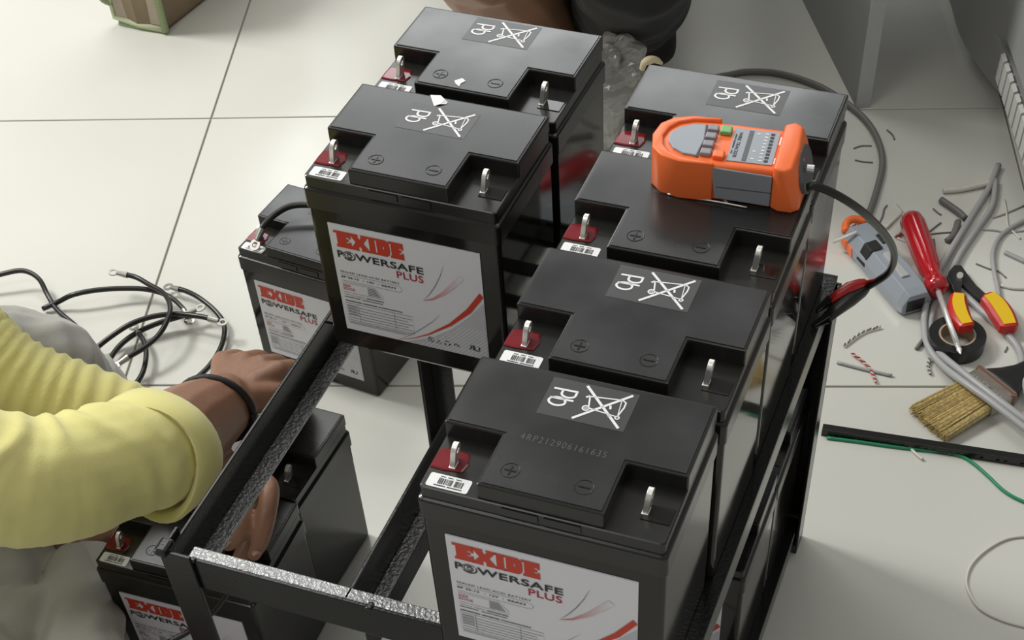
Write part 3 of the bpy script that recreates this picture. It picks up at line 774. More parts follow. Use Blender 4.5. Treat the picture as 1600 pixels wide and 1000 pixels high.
off = [
 ('white sheath offcut pointing at the grey cables', [(1474, 298), (1500, 296), (1525, 291), (1547, 286)], .0040, 'wcable'),
 ('curved dark grey sheath offcut, upper of two', [(1470, 312), (1489, 325), (1501, 334), (1508, 341)], .0044, 'dcable'),
 ('dark grey sheath offcut below the curved one', [(1497, 346), (1494, 357), (1489, 368), (1480, 376)], .0044, 'dcable'),
 ('pale straight offcut at the right photo edge', [(1570, 394), (1585, 401), (1602, 409)], .0028, 'gcable'),
 ('straight pale grey wire under the twisted red strand', [(1308, 566), (1350, 577), (1394, 587)], .0020, 'gcable'),
 ('pale offcut left of the screwdriver handle', [(1384, 356), (1396, 344), (1408, 332)], .0026, 'wcable'),
 ('short grey offcut left of the tape roll', [(1432, 545), (1437, 538), (1442, 531)], .0026, 'dcable'),
 ('thin dark wire bit right of the screwdriver handle', [(1452, 362), (1462, 354), (1470, 348)], .0012, 'dcable'),
 ('thin wire lying level right of the screwdriver handle', [(1454, 366), (1470, 364), (1486, 363)], .0010, 'dcable'),
 ('tiny dark wire bit above the screwdriver', [(1458, 326), (1466, 333), (1471, 336)], .0010, 'dcable'),
 ('short dark wire bit standing by the screwdriver ferrule', [(1459, 374), (1460, 382), (1460, 388)], .0014, 'dcable'),
 ('thin curled wire right of the pliers', [(1525, 412), (1545, 420), (1560, 424), (1572, 434)], .0010, 'dcable'),
 ('thin bare wire along the right photo edge', [(1536, 359), (1555, 360), (1573, 363), (1605, 360)], .0012, 'gcable'),
 ('bright bare wire crossing the pale loop', [(1569, 312), (1573, 335), (1575, 354), (1583, 362), (1594, 373)], .0014, 'wcable'),
 ('thin wire running off beside the pale loop', [(1552, 340), (1570, 334), (1602, 320)], .0012, 'gcable'),
 ('white wire level with the pliers at the photo edge', [(1564, 446), (1582, 450), (1605, 451)], .0022, 'wcable'),
 ('thin dark bit below the red pliers handle', [(1570, 550), (1573, 545), (1574, 542)], .0010, 'dcable'),
 ('pale bit poking out of the grey tool', [(1402, 372), (1420, 378), (1436, 376)], .0016, 'wcable'),
 ('hair-thin wire left of the screwdriver handle top', [(1402, 318), (1410, 328), (1416, 334)], .0009, 'wcable'),
 ('dark wire tuft above the grey tool', [(1374, 348), (1379, 338), (1382, 326), (1386, 321)], .0012, 'dcable'),
 ('thin dark bit near the desk leg', [(1334, 232), (1346, 228), (1362, 228)], .0010, 'dcable'),
 ('second thin dark bit near the desk leg', [(1336, 250), (1350, 253), (1364, 254)], .0010, 'dcable'),
 ('dark curl on the shaded floor under the desk', [(1386, 203), (1394, 210), (1398, 218)], .0011, 'dcable'),
 ('white chip lying at the foot of the slotted bar', [(1420, 697), (1430, 708), (1442, 718)], .0018, 'wcable'),
]
for lb, pts, r, m_ in off:
    fc('wire_offcut', lb, pts, r, m_, 0, 'wire', OG, n=6)
def twist(label, pts, m1, m2, r=.0009, turns=7):
    base = fl(*pts[0], .003)
    p = [Vector(q) - base for q in smooth([fl(x_, y_, .003) for x_, y_ in pts], 14)]
    t = thing('twisted_pair', label, 'wire', base, 0, 'twisted wire pairs')
    for ph, mm in ((0, m1), (math.pi, m2)):
        q = []
        for i, v in enumerate(p):
            d = (p[min(i + 1, len(p) - 1)] - p[max(i - 1, 0)]).normalized(); sd = d.cross(Vector((0, 0, 1)))
            an = ph + turns * 2 * math.pi * i / len(p)
            q.append(v + sd * math.cos(an) * r * 1.1 + Vector((0, 0, 1)) * math.sin(an) * r * 1.1)
        link('strand', MB().tube(q, r, 6).mesh('strand'), M[mm], t, sm=True)
twist('grey and white twisted pair lying beside the rack post', [(1318, 540), (1335, 527), (1352, 517), (1376, 510)], 'dcable', 'wcable')
twist('red and white twisted pair crossing the grey wire', [(1331, 552), (1345, 562), (1358, 574), (1364, 586), (1369, 597)], 'redplastic', 'wcable')
twist('short dark twisted pair beside the cable and the tape roll', [(1452, 560), (1450, 572), (1454, 584)], 'dcable', 'wcable', .0010, 4)
twist('red twisted strand curling left of the screwdriver handle', [(1399, 370), (1406, 366), (1412, 358), (1413, 350)], 'redplastic', 'dcable', .0010, 4)
twist('red and dark strand above the grey tool', [(1362, 358), (1352, 350), (1342, 349), (1330, 354)], 'redplastic', 'wcable', .0010, 4)
# green earth wire along the slotted bar
fc('earth_wire', 'green earth wire lying along the slotted bar', [(1292, 684), (1340, 690), (1390, 697), (1440, 703), (1470, 706), (1500, 712), (1522, 725), (1545, 745), (1570, 768), (1600, 784), (1650, 800)], .0019, 'greenwire', n=8)

a = [at(362, 912, -.13), at(356, 926, -.15), at(340, 948, -.17), at(322, 966, -.185), at(296, 986, -.195), at(262, 1004, -.20)]
cable('jumper_lead', 'black lead curving in front of the floor battery behind the corner post', a, .0028, 'cable')
#---SECTION TOOLS
# ------------------------------------------------------------------ slotted black bar
A_, B_ = fl(1283, 680), fl(1640, 735)
ang = math.atan2(B_.y - A_.y, B_.x - A_.x)
Lb = (B_ - A_).length
bar = thing('slotted_bar', 'black slotted angle bar lying on the floor right of the rack', 'bar', (A_.x, A_.y, FZ), ang)
holes = []
k = .010
while k < Lb - .02:
    for dx in (0, .0085):
        holes.append(rrect(k + dx, .0020, k + dx + .0042, .0065, .0018, 2))
    k += .026
vs_, fs_ = flat([[(0, 0), (Lb, 0), (Lb, .0085), (0, .0085)]] + holes, .0009)
link('upright_flange', MB().add([(v[0], v[2], v[1]) for v in vs_], fs_).mesh('upright_flange'), M['paint_s'], bar)
link('base_flange', MB().box((0, .0009, 0), (Lb, .0090, .0018)).mesh('base_flange'), M['paint_s'], bar)
link('top_lip', MB().box((0, -.0009, .0085), (Lb, .0090, .0098)).mesh('top_lip'), M['paint_s'], bar, bevel=.0004)

# ------------------------------------------------------------------ screwdriver, its blade resting on the tape roll
h0, h1, tip = fl(1421, 337, .019), fl(1466, 455, .026), fl(1501, 553, .0235)
sd_ = thing('screwdriver', 'screwdriver with a clear red handle, its blade across the tape roll', 'screwdriver', h0)
d = (h1 - h0).normalized(); s1 = d.cross(Vector((0, 0, 1))).normalized(); u1 = s1.cross(d)
L_ = (h1 - h0).length
rings = []
for t, r in ((0, .004), (.02, .010), (.07, .0145), (.14, .0158), (.5, .0152), (.72, .0135), (.80, .0115), (.86, .0115), (.90, .0140), (.97, .0140), (1.0, .008)):
    ring_ = []
    for i in range(36):
        a = 2 * math.pi * i / 36
        fl_ = 1.0 - (.10 * (0.5 + 0.5 * math.cos(6 * a)) ** 2 if .1 < t < .8 else 0)
        ring_.append(d * L_ * t + (s1 * math.cos(a) + u1 * math.sin(a)) * r * fl_)
    rings.append(ring_)
link('handle', MB().loft(rings).mesh('handle'), M['handle'], sd_, sm=True)
dt = (tip - h1)
bl = MB().tube([h1 - h0 - dt * .05, h1 - h0 + dt * .86], .0034, 12)
link('blade', bl.mesh('blade'), M['chrome'], sd_, sm=True)
bt = MB().tube([h1 - h0 + dt * .86, h1 - h0 + dt * .875, h1 - h0 + dt * .88, h1 - h0 + dt * .93, h1 - h0 + dt * .935, h1 - h0 + dt], [.0034, .0034, .0028, .0028, .0034, .0008], 10)
link('bit', bt.mesh('bit'), M['chrome'], sd_)

# ------------------------------------------------------------------ tape roll
tc_ = fl(1494, 531, .009)
tape = thing('tape_roll', 'roll of black insulating tape under the screwdriver blade', 'tape', (tc_.x, tc_.y, FZ))
def annulus(r0, r1, h, name, m_, par, bev=.0006):
    rs = [[(r * math.cos(a), r * math.sin(a), z) for a in np.linspace(0, 2 * math.pi, 49)[:-1]] for r, z in ((r1, 0), (r1, h), (r0, h), (r0, 0))]
    return link(name, MB().loft(rs + [rs[0]], cap=False).mesh(name), M[m_], par, bevel=bev)
annulus(.0215, .0335, .018, 'tape_winding', 'rubber', tape)
annulus(.0192, .0215, .0182, 'cardboard_core', 'card', tape, .0003)

# ------------------------------------------------------------------ paint brush
c0 = (fl(1423, 640, .008) + fl(1476, 682, .008)) / 2
c1 = fl(1568, 594, .012)
bd = (c1 - c0); bang = math.atan2(bd.y, bd.x)
br = thing('paint_brush', 'wide paint brush with pale yellow bristles and a tin ferrule', 'brush', (c0.x, c0.y, FZ), bang)
rb = random.Random(3)
mbb = [MB(), MB()]
for i in range(900):
    y = rb.uniform(-.029, .029); z = rb.uniform(.002, .016)
    Lq = .072 + rb.uniform(-.004, .004)
    x0 = rb.uniform(-.003, .004) + abs(y) * .05
    fan = 1.0 + .06
    p0 = Vector((x0, y * fan, z * .8)); p1 = Vector((Lq, y * .93, .004 + z * .75))
    w2 = .0007
    mbb[1 if rb.random() < .14 else 0].loft([[p0 + Vector((0, w2 * .5, 0)), p0 + Vector((0, -w2 * .5, 0)), p0 + Vector((0, 0, w2 * .6))], [p1 + Vector((0, w2, 0)), p1 + Vector((0, -w2, 0)), p1 + Vector((0, 0, w2 * 1.2))]])
o_ = link('bristles', mbb[0].mesh('bristles'), M['bristle'], br); o_['kind'] = 'stuff'
o_ = link('dark_bristles', mbb[1].mesh('dark_bristles'), M['bristle2'], br); o_['kind'] = 'stuff'
link('bristle_core', MB().loft([[(.006, -.028, .003), (.006, .028, .003), (.006, .028, .011), (.006, -.028, .011)], [(.072, -.027, .004), (.072, .027, .004), (.072, .027, .014), (.072, -.027, .014)]]).mesh('bristle_core'), M['bristle2'], br)
fe = link('ferrule', MB().loft([[(x_, y_ * .0295, .0095 + z_ * .0085) for y_, z_ in ((-1, -.7), (-.9, -1), (.9, -1), (1, -.7), (1, .7), (.9, 1), (-.9, 1), (-1, .7))] for x_ in (.068, .106)]).mesh('ferrule'), M['ferrule'], br, bevel=.0006)
link('ferrule_bead', MB().loft([[(x_, y_ * k_, .0095 + z_ * k_ * .31) for y_, z_ in ((-1, -.9), (1, -.9), (1, .9), (-1, .9))] for x_, k_ in ((.0985, .0297), (.100, .0307), (.103, .0307), (.1045, .0297))]).mesh('ferrule_bead'), M['rust'], fe)
emb = []
rs_ = random.Random(8)
for k in range(9):                                 # worn stamped script, no longer legible
    x0_ = -.024 + k * .0054
    emb.append(stroke([(x0_ + rs_.uniform(-.001, .001), .076 + rs_.uniform(0, .003)), (x0_ + .003 + rs_.uniform(-.001, .001), .083), (x0_ + .001 + rs_.uniform(-.001, .001), .088 + rs_.uniform(0, .003)), (x0_ + .0045, .086 + rs_.uniform(-.004, .004))], .0009))
link('ferrule_stamp', decal(emb, lambda u, v: (v, -u, .0182)).mesh('ferrule_stamp'), M['steel'], fe)
hp = [(.104, .0290), (.112, .0275), (.126, .019), (.142, .0125), (.170, .0105), (.205, .0125), (.232, .0135), (.240, .008)]
rg = []
for x_, k_ in hp:
    tt = min(1, max(.6, k_ / .02))
    rg.append([(x_, k_ * math.cos(a), .0095 + .0072 * math.sin(a)) for a in np.linspace(0, 2 * math.pi, 17)[:-1]])
link('handle', MB().loft(rg).mesh('handle'), M['rubber'], br, sm=True)

# ------------------------------------------------------------------ pliers
pc = fl(1508, 440, .012)
pl = thing('pliers', 'wire cutters with red and yellow grips open on the floor', 'pliers', (pc.x, pc.y, FZ))
def pp(x_, y_, h): return fl(x_, y_, h) - Vector((pc.x, pc.y, FZ))
def grip(name, pts, w0, parent, hz):
    """flat curved grip with a yellow inlay"""
    q = smooth([pp(x_, y_, hz) for x_, y_ in pts], 6)
    outer, inner = [], []
    n = len(q)
    for i in range(n):
        v = Vector(q[i]); d_ = (Vector(q[min(i + 1, n - 1)]) - Vector(q[max(i - 1, 0)])).normalized(); sd2 = d_.cross(Vector((0, 0, 1))).normalized()
        wv = w0 * (0.85 + .25 * math.sin(math.pi * i / (n - 1))) * (.6 if i in (0, n - 1) else 1)
        outer.append([v + sd2 * wv + Vector((0, 0, -.006)), v + sd2 * wv + Vector((0, 0, .004)), v + sd2 * wv * .7 + Vector((0, 0, .0065)), v - sd2 * wv * .7 + Vector((0, 0, .0065)), v - sd2 * wv + Vector((0, 0, .004)), v - sd2 * wv + Vector((0, 0, -.006))])
        inner.append([v + sd2 * wv * .70 + Vector((0, 0, .004)), v + sd2 * wv * .62 + Vector((0, 0, .0075)), v - sd2 * wv * .62 + Vector((0, 0, .0075)), v - sd2 * wv * .70 + Vector((0, 0, .004))])
    g = link(name, MB().loft(outer).mesh(name), M['redplastic'], parent, bevel=.0008)
    link('grip_inlay', MB().loft(inner[1:-1]).mesh('grip_inlay'), M['yellow'], g)
grip('grip', [(1497, 463), (1496, 478), (1501, 496), (1512, 515)], .0105, pl, .0265)
grip('grip', [(1541, 464), (1556, 478), (1568, 496), (1578, 516)], .0125, pl, .013)
def plate(name, pts, h0_, h1_, m_, bev=.0008):
    me = MB().prism([(pp(x_, y_, .012).x, pp(x_, y_, .012).y) for x_, y_ in pts], h0_, h1_).mesh(name)
    return link(name, me, M[m_], pl, bevel=bev)
plate('jaw', [(1482, 424), (1491, 414), (1502, 414), (1512, 428), (1526, 446), (1542, 460), (1536, 470), (1520, 458), (1506, 446), (1494, 434)], .004, .012, 'darksteel')
plate('jaw', [(1478, 436), (1486, 424), (1500, 428), (1503, 444), (1500, 462), (1490, 464), (1486, 450), (1482, 444)], .010, .017, 'darksteel')
link('rivet', MB().tube([pp(1500, 430, .010), pp(1500, 430, .020)], .0040, 14).mesh('rivet'), M['steel'], pl)

# ------------------------------------------------------------------ grey plastic tool with orange inserts
g0, g1 = fl(1336, 362, .012), fl(1432, 478, .012)
gv = g1 - g0; ga = math.atan2(gv.y, gv.x); GL = gv.length
gt = thing('stripping_tool', 'grey plastic hand tool with orange inserts beside the rack post', 'tool', (g0.x, g0.y, FZ), ga)
sec = [(0, .012, .004, .020), (.03, .020, .002, .026), (.20 * 1, .023, .001, .030), (.42, .0215, .001, .031), (.70, .0225, .001, .033), (.93, .021, .001, .032), (1.0, .0195, .003, .029)]
rg = []
for t, hw, z0, z1 in sec:
    x_ = t * GL
    rg.append([(x_, -hw, z0 + .003), (x_, -hw * .8, z0), (x_, hw * .8, z0), (x_, hw, z0 + .003), (x_, hw, z1 * .55), (x_, hw * .62, z1), (x_, -hw * .62, z1), (x_, -hw, z1 * .55)])
gb = link('body', MB().loft(rg).mesh('body'), M['panel'], gt, bevel=.0012)
link('ridge', MB().loft([[(GL * .48, -.006, .029), (GL * .48, .004, .029), (GL * .48, .003, .0345), (GL * .48, -.004, .0345)], [(GL * .80, -.0075, .031), (GL * .80, .0055, .031), (GL * .80, .004, .035), (GL * .80, -.006, .035)]]).mesh('ridge'), M['lgrey'], gt, bevel=.001)
link('end_slot', MB().box((GL * .995, -.014, .006), (GL * 1.004, .010, .022)).mesh('end_slot'), M['rubber'], gt, bevel=.001)
link('strap', MB().loft([[(GL * t, y_, z_) for t, y_, z_ in ((.30, -.0235, .012), (.42, -.0230, .012), (.42, -.0150, .0325), (.30, -.0150, .0320))], [(GL * t, y_, z_) for t, y_, z_ in ((.30, -.0225, .010), (.42, -.0220, .010), (.42, .0010, .0335), (.30, .0010, .0330))]]).mesh('strap'), M['rubber'], gt, bevel=.001)
link('strap', MB().box((GL * .24, .006, .028), (GL * .36, .0185, .0325)).mesh('strap'), M['rubber'], gt, bevel=.001)
link('orange_insert', MB().loft([[(GL * .02, -.0215, .004), (GL * .24, -.0240, .004), (GL * .22, -.0240, .017), (GL * .04, -.0215, .015)], [(GL * .02, -.0180, .004), (GL * .24, -.0200, .004), (GL * .22, -.0200, .018), (GL * .04, -.0180, .016)]]).mesh('orange_insert'), M['orange'], gt, bevel=.001)
link('orange_cap', MB().tube(smooth([(.004, -.017, .020), (-.010, -.008, .021), (-.013, .004, .021), (-.006, .017, .018)]), .0052, 8).mesh('orange_cap'), M['orange'], gt, sm=True)
link('white_rod', MB().tube([(.010, -.036, .014), (.026, -.014, .0335)], .0022, 8).mesh('white_rod'), M['wcable'], gt, sm=True)

#---SECTION FURNITURE
# ------------------------------------------------------------------ desk at the back right
p0, p1 = fl(1337, 168), fl(1253, 0)
da = math.atan2(p1.y - p0.y, p1.x - p0.x)
desk = thing('desk', 'grey laminate desk whose side panel stands on the floor behind', 'desk', (p0.x, p0.y, FZ), da)
DH = .74
sp_ = link('side_panel', MB().box((.0, -.018, 0), (.60, .0, DH)).mesh('side_panel'), M['desk'], desk, bevel=.001)
link('edge_band', MB().box((-.004, -.0195, 0), (.0, .0005, DH)).mesh('edge_band'), M['deskedge'], desk, bevel=.0005)
link('side_panel', MB().box((.0, -1.22, 0), (.60, -1.20, DH)).mesh('side_panel'), M['desk'], desk, bevel=.001)
link('worktop', MB().box((-.03, -1.25, DH), (.64, .06, DH + .025)).mesh('worktop'), M['desk'], desk, bevel=.003)
link('modesty_panel', MB().box((.50, -1.20, .30), (.515, -.018, DH)).mesh('modesty_panel'), M['desk'], desk)

# ------------------------------------------------------------------ grey metal cabinet with a ribbed edge at the right photo edge
q0, q1 = fl(1604, 262, .056), fl(1552, 103, .056)
ca = math.atan2(q1.y - q0.y, q1.x - q0.x)
CL = .42
cab = thing('metal_cabinet', 'grey metal cabinet with a ribbed lower edge at the right photo edge', 'cabinet', (q0.x, q0.y, FZ), ca)
link('body', MB().box((-.06, -.40, .085), (CL, -.020, .36)).mesh('body'), M['cabinet'], cab, bevel=.004)
link('side_cover', MB().loft([[(x_, -.020, .10), (x_, -.006, .10), (x_, -.004, .20), (x_, -.014, .36), (x_, -.020, .36)] for x_ in (-.05, CL - .02)]).mesh('side_cover'), M['cabinet'], cab, bevel=.002)
link('plinth', MB().box((-.06, -.40, .052), (CL, -.003, .086)).mesh('plinth'), M['cabinet'], cab, bevel=.002)
for k in range(11):
    x_ = -.055 + k * .024
    link('rib', MB().loft([[(x_, -.004, .054), (x_ + .019, -.004, .054), (x_ + .024, -.004, .090), (x_ + .005, -.004, .090)], [(x_, .003, .056), (x_ + .018, .003, .056), (x_ + .023, .001, .088), (x_ + .005, .001, .088)]]).mesh('rib'), M['cabrib'], cab)
for x_ in (-.035, CL - .06):
    for y_ in (-.37, -.045):
        link('foot', MB().loft([[(x_, y_, .0), (x_ + .03, y_, 0), (x_ + .03, y_ + .03, 0), (x_, y_ + .03, 0)], [(x_ - .005, y_ - .005, .054), (x_ + .035, y_ - .005, .054), (x_ + .035, y_ + .035, .054), (x_ - .005, y_ + .035, .054)]]).mesh('foot'), M['rubber'], cab)
crv = []
for x_, y_ in smooth([(1400, -180), (1450, -80), (1483, 0), (1498, 50), (1526, 101), (1566, 152)], 5):
    v_ = fl(x_, y_, .02) - q0
    crv.append((v_.x * math.cos(ca) + v_.y * math.sin(ca), -v_.x * math.sin(ca) + v_.y * math.cos(ca)))
link('front_bezel', MB().loft([[(x_, y_ - .004, .02), (x_, y_, .02), (x_, y_, .22), (x_, y_ - .004, .22)] for x_, y_ in crv]).mesh('front_bezel'), M['cabinet'], cab)

# ------------------------------------------------------------------ cloth bag at the top left
b0, bl_, br_ = fl(262, 50), fl(188, 36), fl(330, -6)
ba = math.atan2((br_ - b0).y, (br_ - b0).x)
bag = thing('cloth_bag', 'beige cloth bag with green piping standing on the floor', 'bag', (b0.x, b0.y, FZ))
nb = (br_ - b0).normalized(); mb_l = (bl_ - b0).normalized()
WL, WR, HB = (bl_ - b0).length * 1.02, .34, .34
def bagpt(s_, t_, z_): return nb * (s_ * WR) + mb_l * (t_ * WL) + Vector((0, 0, z_))
def bagring(z_, k_, sk):
    pts = []
    for s_, t_ in ((0, 0), (.5, -.04), (1, 0), (1.03, .5), (1, 1), (.5, 1.04), (0, 1), (-.03, .5)):
        pts.append(bagpt(.5 + (s_ - .5) * k_ + sk, .5 + (t_ - .5) * k_, z_))
    return pts
link('body', MB().loft([bagring(0.002, .97, 0), bagring(.01, 1.0, 0), bagring(.12, 1.03, .01), bagring(.24, .98, .02), bagring(HB, .86, .03)]).mesh('body'), M['bagside'], bag, bevel=.006, angle=50)
link('front_panel', MB().loft([[bagpt(-.012 - .004 * k_, t_, z_) for t_, z_ in ((.03, .012), (.97, .012), (.95, .30), (.05, .30))] for k_ in (0, 1)]).mesh('front_panel'), M['bagcloth'], bag, bevel=.002)
link('piping', MB().tube([bagpt(-.012, -.02, .006), bagpt(-.02, .5, .008), bagpt(-.012, 1.02, .012), bagpt(0, 1.05, .05), bagpt(-.01, 1.03, .16), bagpt(0, 1.0, .30)], .0045, 8).mesh('piping'), M['pipelight'], bag, sm=True)
link('piping', MB().tube([bagpt(-.015, -.015, .004), bagpt(-.015, -.02, .12), bagpt(0, 0, .30)], .006, 8).mesh('piping'), M['piping'], bag, sm=True)
link('base_band', MB().tube([bagpt(-.005, 0.0, .003), bagpt(-.01, .5, .003), bagpt(-.005, .95, .003)], .0055, 8).mesh('base_band'), M['piping'], bag, sm=True)
link('strap', MB().tube(smooth([bagpt(.0, 1.02, .03), bagpt(-.03, 1.15, .05), bagpt(-.03, 1.12, .12), bagpt(0, 1.02, .20)]), .005, 8).mesh('strap'), M['piping'], bag, sm=True)

#---SECTION PEOPLE
# ------------------------------------------------------------------ people
def remesh(parts, voxel, it=6, fac=.5):
    """parts: closed overlapping shapes in one MB -> one continuous skin"""
    me = parts.mesh('tmp')
    o_ = bpy.data.objects.new('tmp', me)
    COL.objects.link(o_)
    r = o_.modifiers.new('r', 'REMESH'); r.mode = 'VOXEL'; r.voxel_size = voxel
    s_ = o_.modifiers.new('s', 'SMOOTH'); s_.factor = fac; s_.iterations = it
    dg = bpy.context.evaluated_depsgraph_get(); dg.update()
    out = bpy.data.meshes.new_from_object(o_.evaluated_get(dg))
    bpy.data.objects.remove(o_)
    out.materials.clear()
    return out
def limb(mb_, pts, k=6, n=14):
    """tapered closed tube through (point, radius)"""
    q = smooth([(*p, r) for p, r in pts], k)
    mb_.tube([Vector(x_[:3]) for x_ in q], [x_[3] for x_ in q], n)
    for e in (0, -1):
        mb_.sphere(q[e][:3], q[e][3] * .98, n, 8)
    return mb_
def along(vs_, path):
    """for each vertex: arc length of, and unit vector from, the nearest point of a polyline"""
    P = np.array([tuple(p) for p in path]); S_ = np.concatenate([[0], np.cumsum(np.linalg.norm(np.diff(P, axis=0), axis=1))])
    best = np.full(len(vs_), 1e9); arc_ = np.zeros(len(vs_))
    for i in range(len(P) - 1):
        a, b = P[i], P[i + 1]; d_ = b - a; L2_ = d_ @ d_
        t = np.clip(((vs_ - a) @ d_) / L2_, 0, 1)
        D_ = np.linalg.norm(vs_ - (a + t[:, None] * d_), axis=1)
        m_ = D_ < best
        best[m_] = D_[m_]; arc_[m_] = S_[i] + t[m_] * math.sqrt(L2_)
    return arc_, best
def wrinkle(me, fn):
    n = len(me.vertices)
    co = np.zeros(n * 3); me.vertices.foreach_get('co', co); co = co.reshape(-1, 3)
    no = np.zeros(n * 3); me.vertices.foreach_get('normal', no); no = no.reshape(-1, 3)
    me.vertices.foreach_set('co', (co + no * fn(co)[:, None]).ravel())
    me.update()
def nz3(co, sc, off=0.0):
    return np.array([noise.noise(Vector((c[0] * sc + off, c[1] * sc, c[2] * sc))) for c in co])

# --- person in yellow: both arms, hands, knee and lower leg are in view
pers = thing('person', 'person in a yellow shirt and grey trousers reaching under the rack', 'person', (-.80, .12, FZ))
OFF = pers.location
def w2(p): return Vector(p) - OFF
# arm A (upper in the picture, bracelet) and arm B (passing below it)
shA, elA, cuA, wrA, haA = at(-260, 700, .16), at(40, 752, -.02), at(232, 712, -.050), at(348, 632, -.095), at(392, 592, -.112)
shB, elB, cuB, wrB, haB = at(-280, 370, .10), at(-25, 570, -.06), at(205, 668, -.125), at(345, 742, -.122), at(392, 775, -.112)
hipA, hipB = Vector((-.88, .03, FZ + .12)), Vector((-.88, .23, FZ + .12))
knB, anB = at(38, 578, -.135), Vector((-.625, .375, FZ + .06))
knA, anA = at(135, 1190, -.235), at(122, 866, -.272)
body_mb = MB()
# trunk, neck, head
chest, pelvis = Vector((-.76, .12, FZ + .45)), Vector((-.90, .12, FZ + .13))
SA, SB = Vector((-.635, -.035, .135)), Vector((-.725, .275, .130))
limb(body_mb, [(w2(pelvis), .13), (w2(pelvis.lerp(chest, .5)), .125), (w2(chest), .125)])
limb(body_mb, [(w2(chest + Vector((0, 0, .05))), .07), (w2(chest + Vector((.03, -.05, .17))), .052)])
hd = chest + Vector((.05, -.08, .26))
body_mb.sphere(w2(hd), .095, 18, 12, (.95, .80, 1.18))
body_mb.sphere(w2(hd + Vector((.05, 0, -.055))), .055, 14, 10, (1, .9, 1))
limb(body_mb, [(w2(hd + Vector((.088, 0, .01))), .008), (w2(hd + Vector((.108, 0, -.025))), .013)])
for s_ in (-1, 1):
    body_mb.sphere(w2(hd + Vector((-.005, s_ * .076, -.01))), .022, 10, 8, (.8, .4, 1.2))
limb(body_mb, [(w2(chest), .06), (w2(SA), .056), (w2(SA.lerp(elA, .5)), .048), (w2(elA), .046), (w2(cuA), .0420), (w2(cuA.lerp(wrA, .5)), .0400), (w2(wrA), .0305)])
limb(body_mb, [(w2(chest), .06), (w2(SB), .055), (w2(SB.lerp(elB, .5)), .044), (w2(elB), .039), (w2(cuB), .034), (w2(cuB.lerp(wrB, .6)), .030), (w2(wrB), .025)])
# legs under the trousers, with feet
limb(body_mb, [(w2(hipB), .080), (w2(hipB.lerp(knB, .6)), .058), (w2(knB), .042), (w2(knB.lerp(anB, .4)), .040), (w2(anB), .032)])
limb(body_mb, [(w2(hipA), .080), (w2(knA), .046), (w2(knA.lerp(anA, .45)), .038), (w2(knA.lerp(anA, .8)), .027), (w2(anA), .026)])
limb(body_mb, [(w2(anA), .027), (w2(at(170, 846, -.285)), .031), (w2(at(215, 826, -.315)), .026), (w2(at(240, 800, -.325)), .018)])
limb(body_mb, [(w2(anB), .034), (w2(anB + Vector((.06, 0, -.025))), .030), (w2(anB + Vector((.15, .01, -.038))), .018)])
# hand A: back of the hand up, fingers bent down over the cable behind the rail
def hand(mb_, wr, kn, sp, dn, sizes, tips, thumb, k=1.0):
    """wrist, middle knuckle, spread vector (index side), palm-down vector, finger chains as offsets from each knuckle"""
    wr, kn = Vector(wr), Vector(kn)
    for i, f in enumerate((1.5, .5, -.5, -1.5)):
        base = kn + sp * f * .019 * k + (wr - kn).normalized() * (.004 + .004 * abs(f - .3))
        limb(mb_, [(w2(wr + sp * f * .010), .0175 * k), (w2(wr.lerp(base, .5)), .0150 * k), (w2(base), .0125 * k)], 4, 12)
        ch = [(w2(base), .0115 * k)]
        p = base
        for (off_, r_) in tips[i]:
            p = p + Vector(off_)
            ch.append((w2(p), r_ * k))
        limb(mb_, ch, 4, 12)
    ch = [(w2(p), r_ * k) for p, r_ in thumb]
    limb(mb_, ch, 4, 12)
fA = (haA - wrA).normalized()
knA_ = at(398, 566, -.108)
dirA = (knA_ - wrA).normalized()
spA = dirA.cross(Vector((0, 0, 1))).normalized() * -1        # towards the far side
dn = Vector((0, 0, -1))
bend = lambda L1, L2, L3, a: ((dirA * L1 * .85 + dn * L1 * .5 + spA * a, .0108), (dirA * L2 * .25 + dn * L2 * .95, .0098), (dirA * -L3 * .3 + dn * L3 * .9, .0082))
hand(body_mb, wrA, knA_, spA, dn, None, [bend(.036, .024, .018, .002), bend(.040, .027, .019, 0), bend(.037, .025, .019, -.001), bend(.030, .020, .017, -.003)],
     [(wrA + dirA * .015 - spA * .018, .016), (wrA + dirA * .040 - spA * .038 + dn * .012, .0135), (wrA + dirA * .066 - spA * .040 + dn * .026, .0115), (wrA + dirA * .086 - spA * .030 + dn * .036, .0090)])
# hand B: seen through the bay, thumb and finger pinching downwards
pB = at(398, 768, -.112)
limb(body_mb, [(w2(wrB), .024), (w2(at(366, 755, -.114)), .021), (w2(at(388, 764, -.114)), .015), (w2(pB), .013)], 5)
limb(body_mb, [(w2(at(352, 765, -.128)), .018), (w2(at(368, 788, -.140)), .015), (w2(at(388, 800, -.146)), .011)], 4)
limb(body_mb, [(w2(at(402, 752, -.112)), .0110), (w2(at(420, 762, -.104)), .0096), (w2(at(417, 800, -.108)), .0090), (w2(at(408, 840, -.126)), .0086), (w2(at(396, 866, -.144)), .0070)], 8, 16)
limb(body_mb, [(w2(at(388, 800, -.146)), .0095), (w2(at(390, 838, -.156)), .0086), (w2(at(380, 862, -.164)), .0080), (w2(at(371, 881, -.172)), .0068)], 8, 16)
limb(body_mb, [(w2(at(366, 768, -.116)), .0130), (w2(at(378, 796, -.112)), .0112), (w2(at(374, 826, -.116)), .0106), (w2(at(357, 848, -.124)), .0082)], 8, 16)
skin_me = remesh(body_mb, .0027, 3)
link('body', skin_me, M['skin'], pers, sm=True)
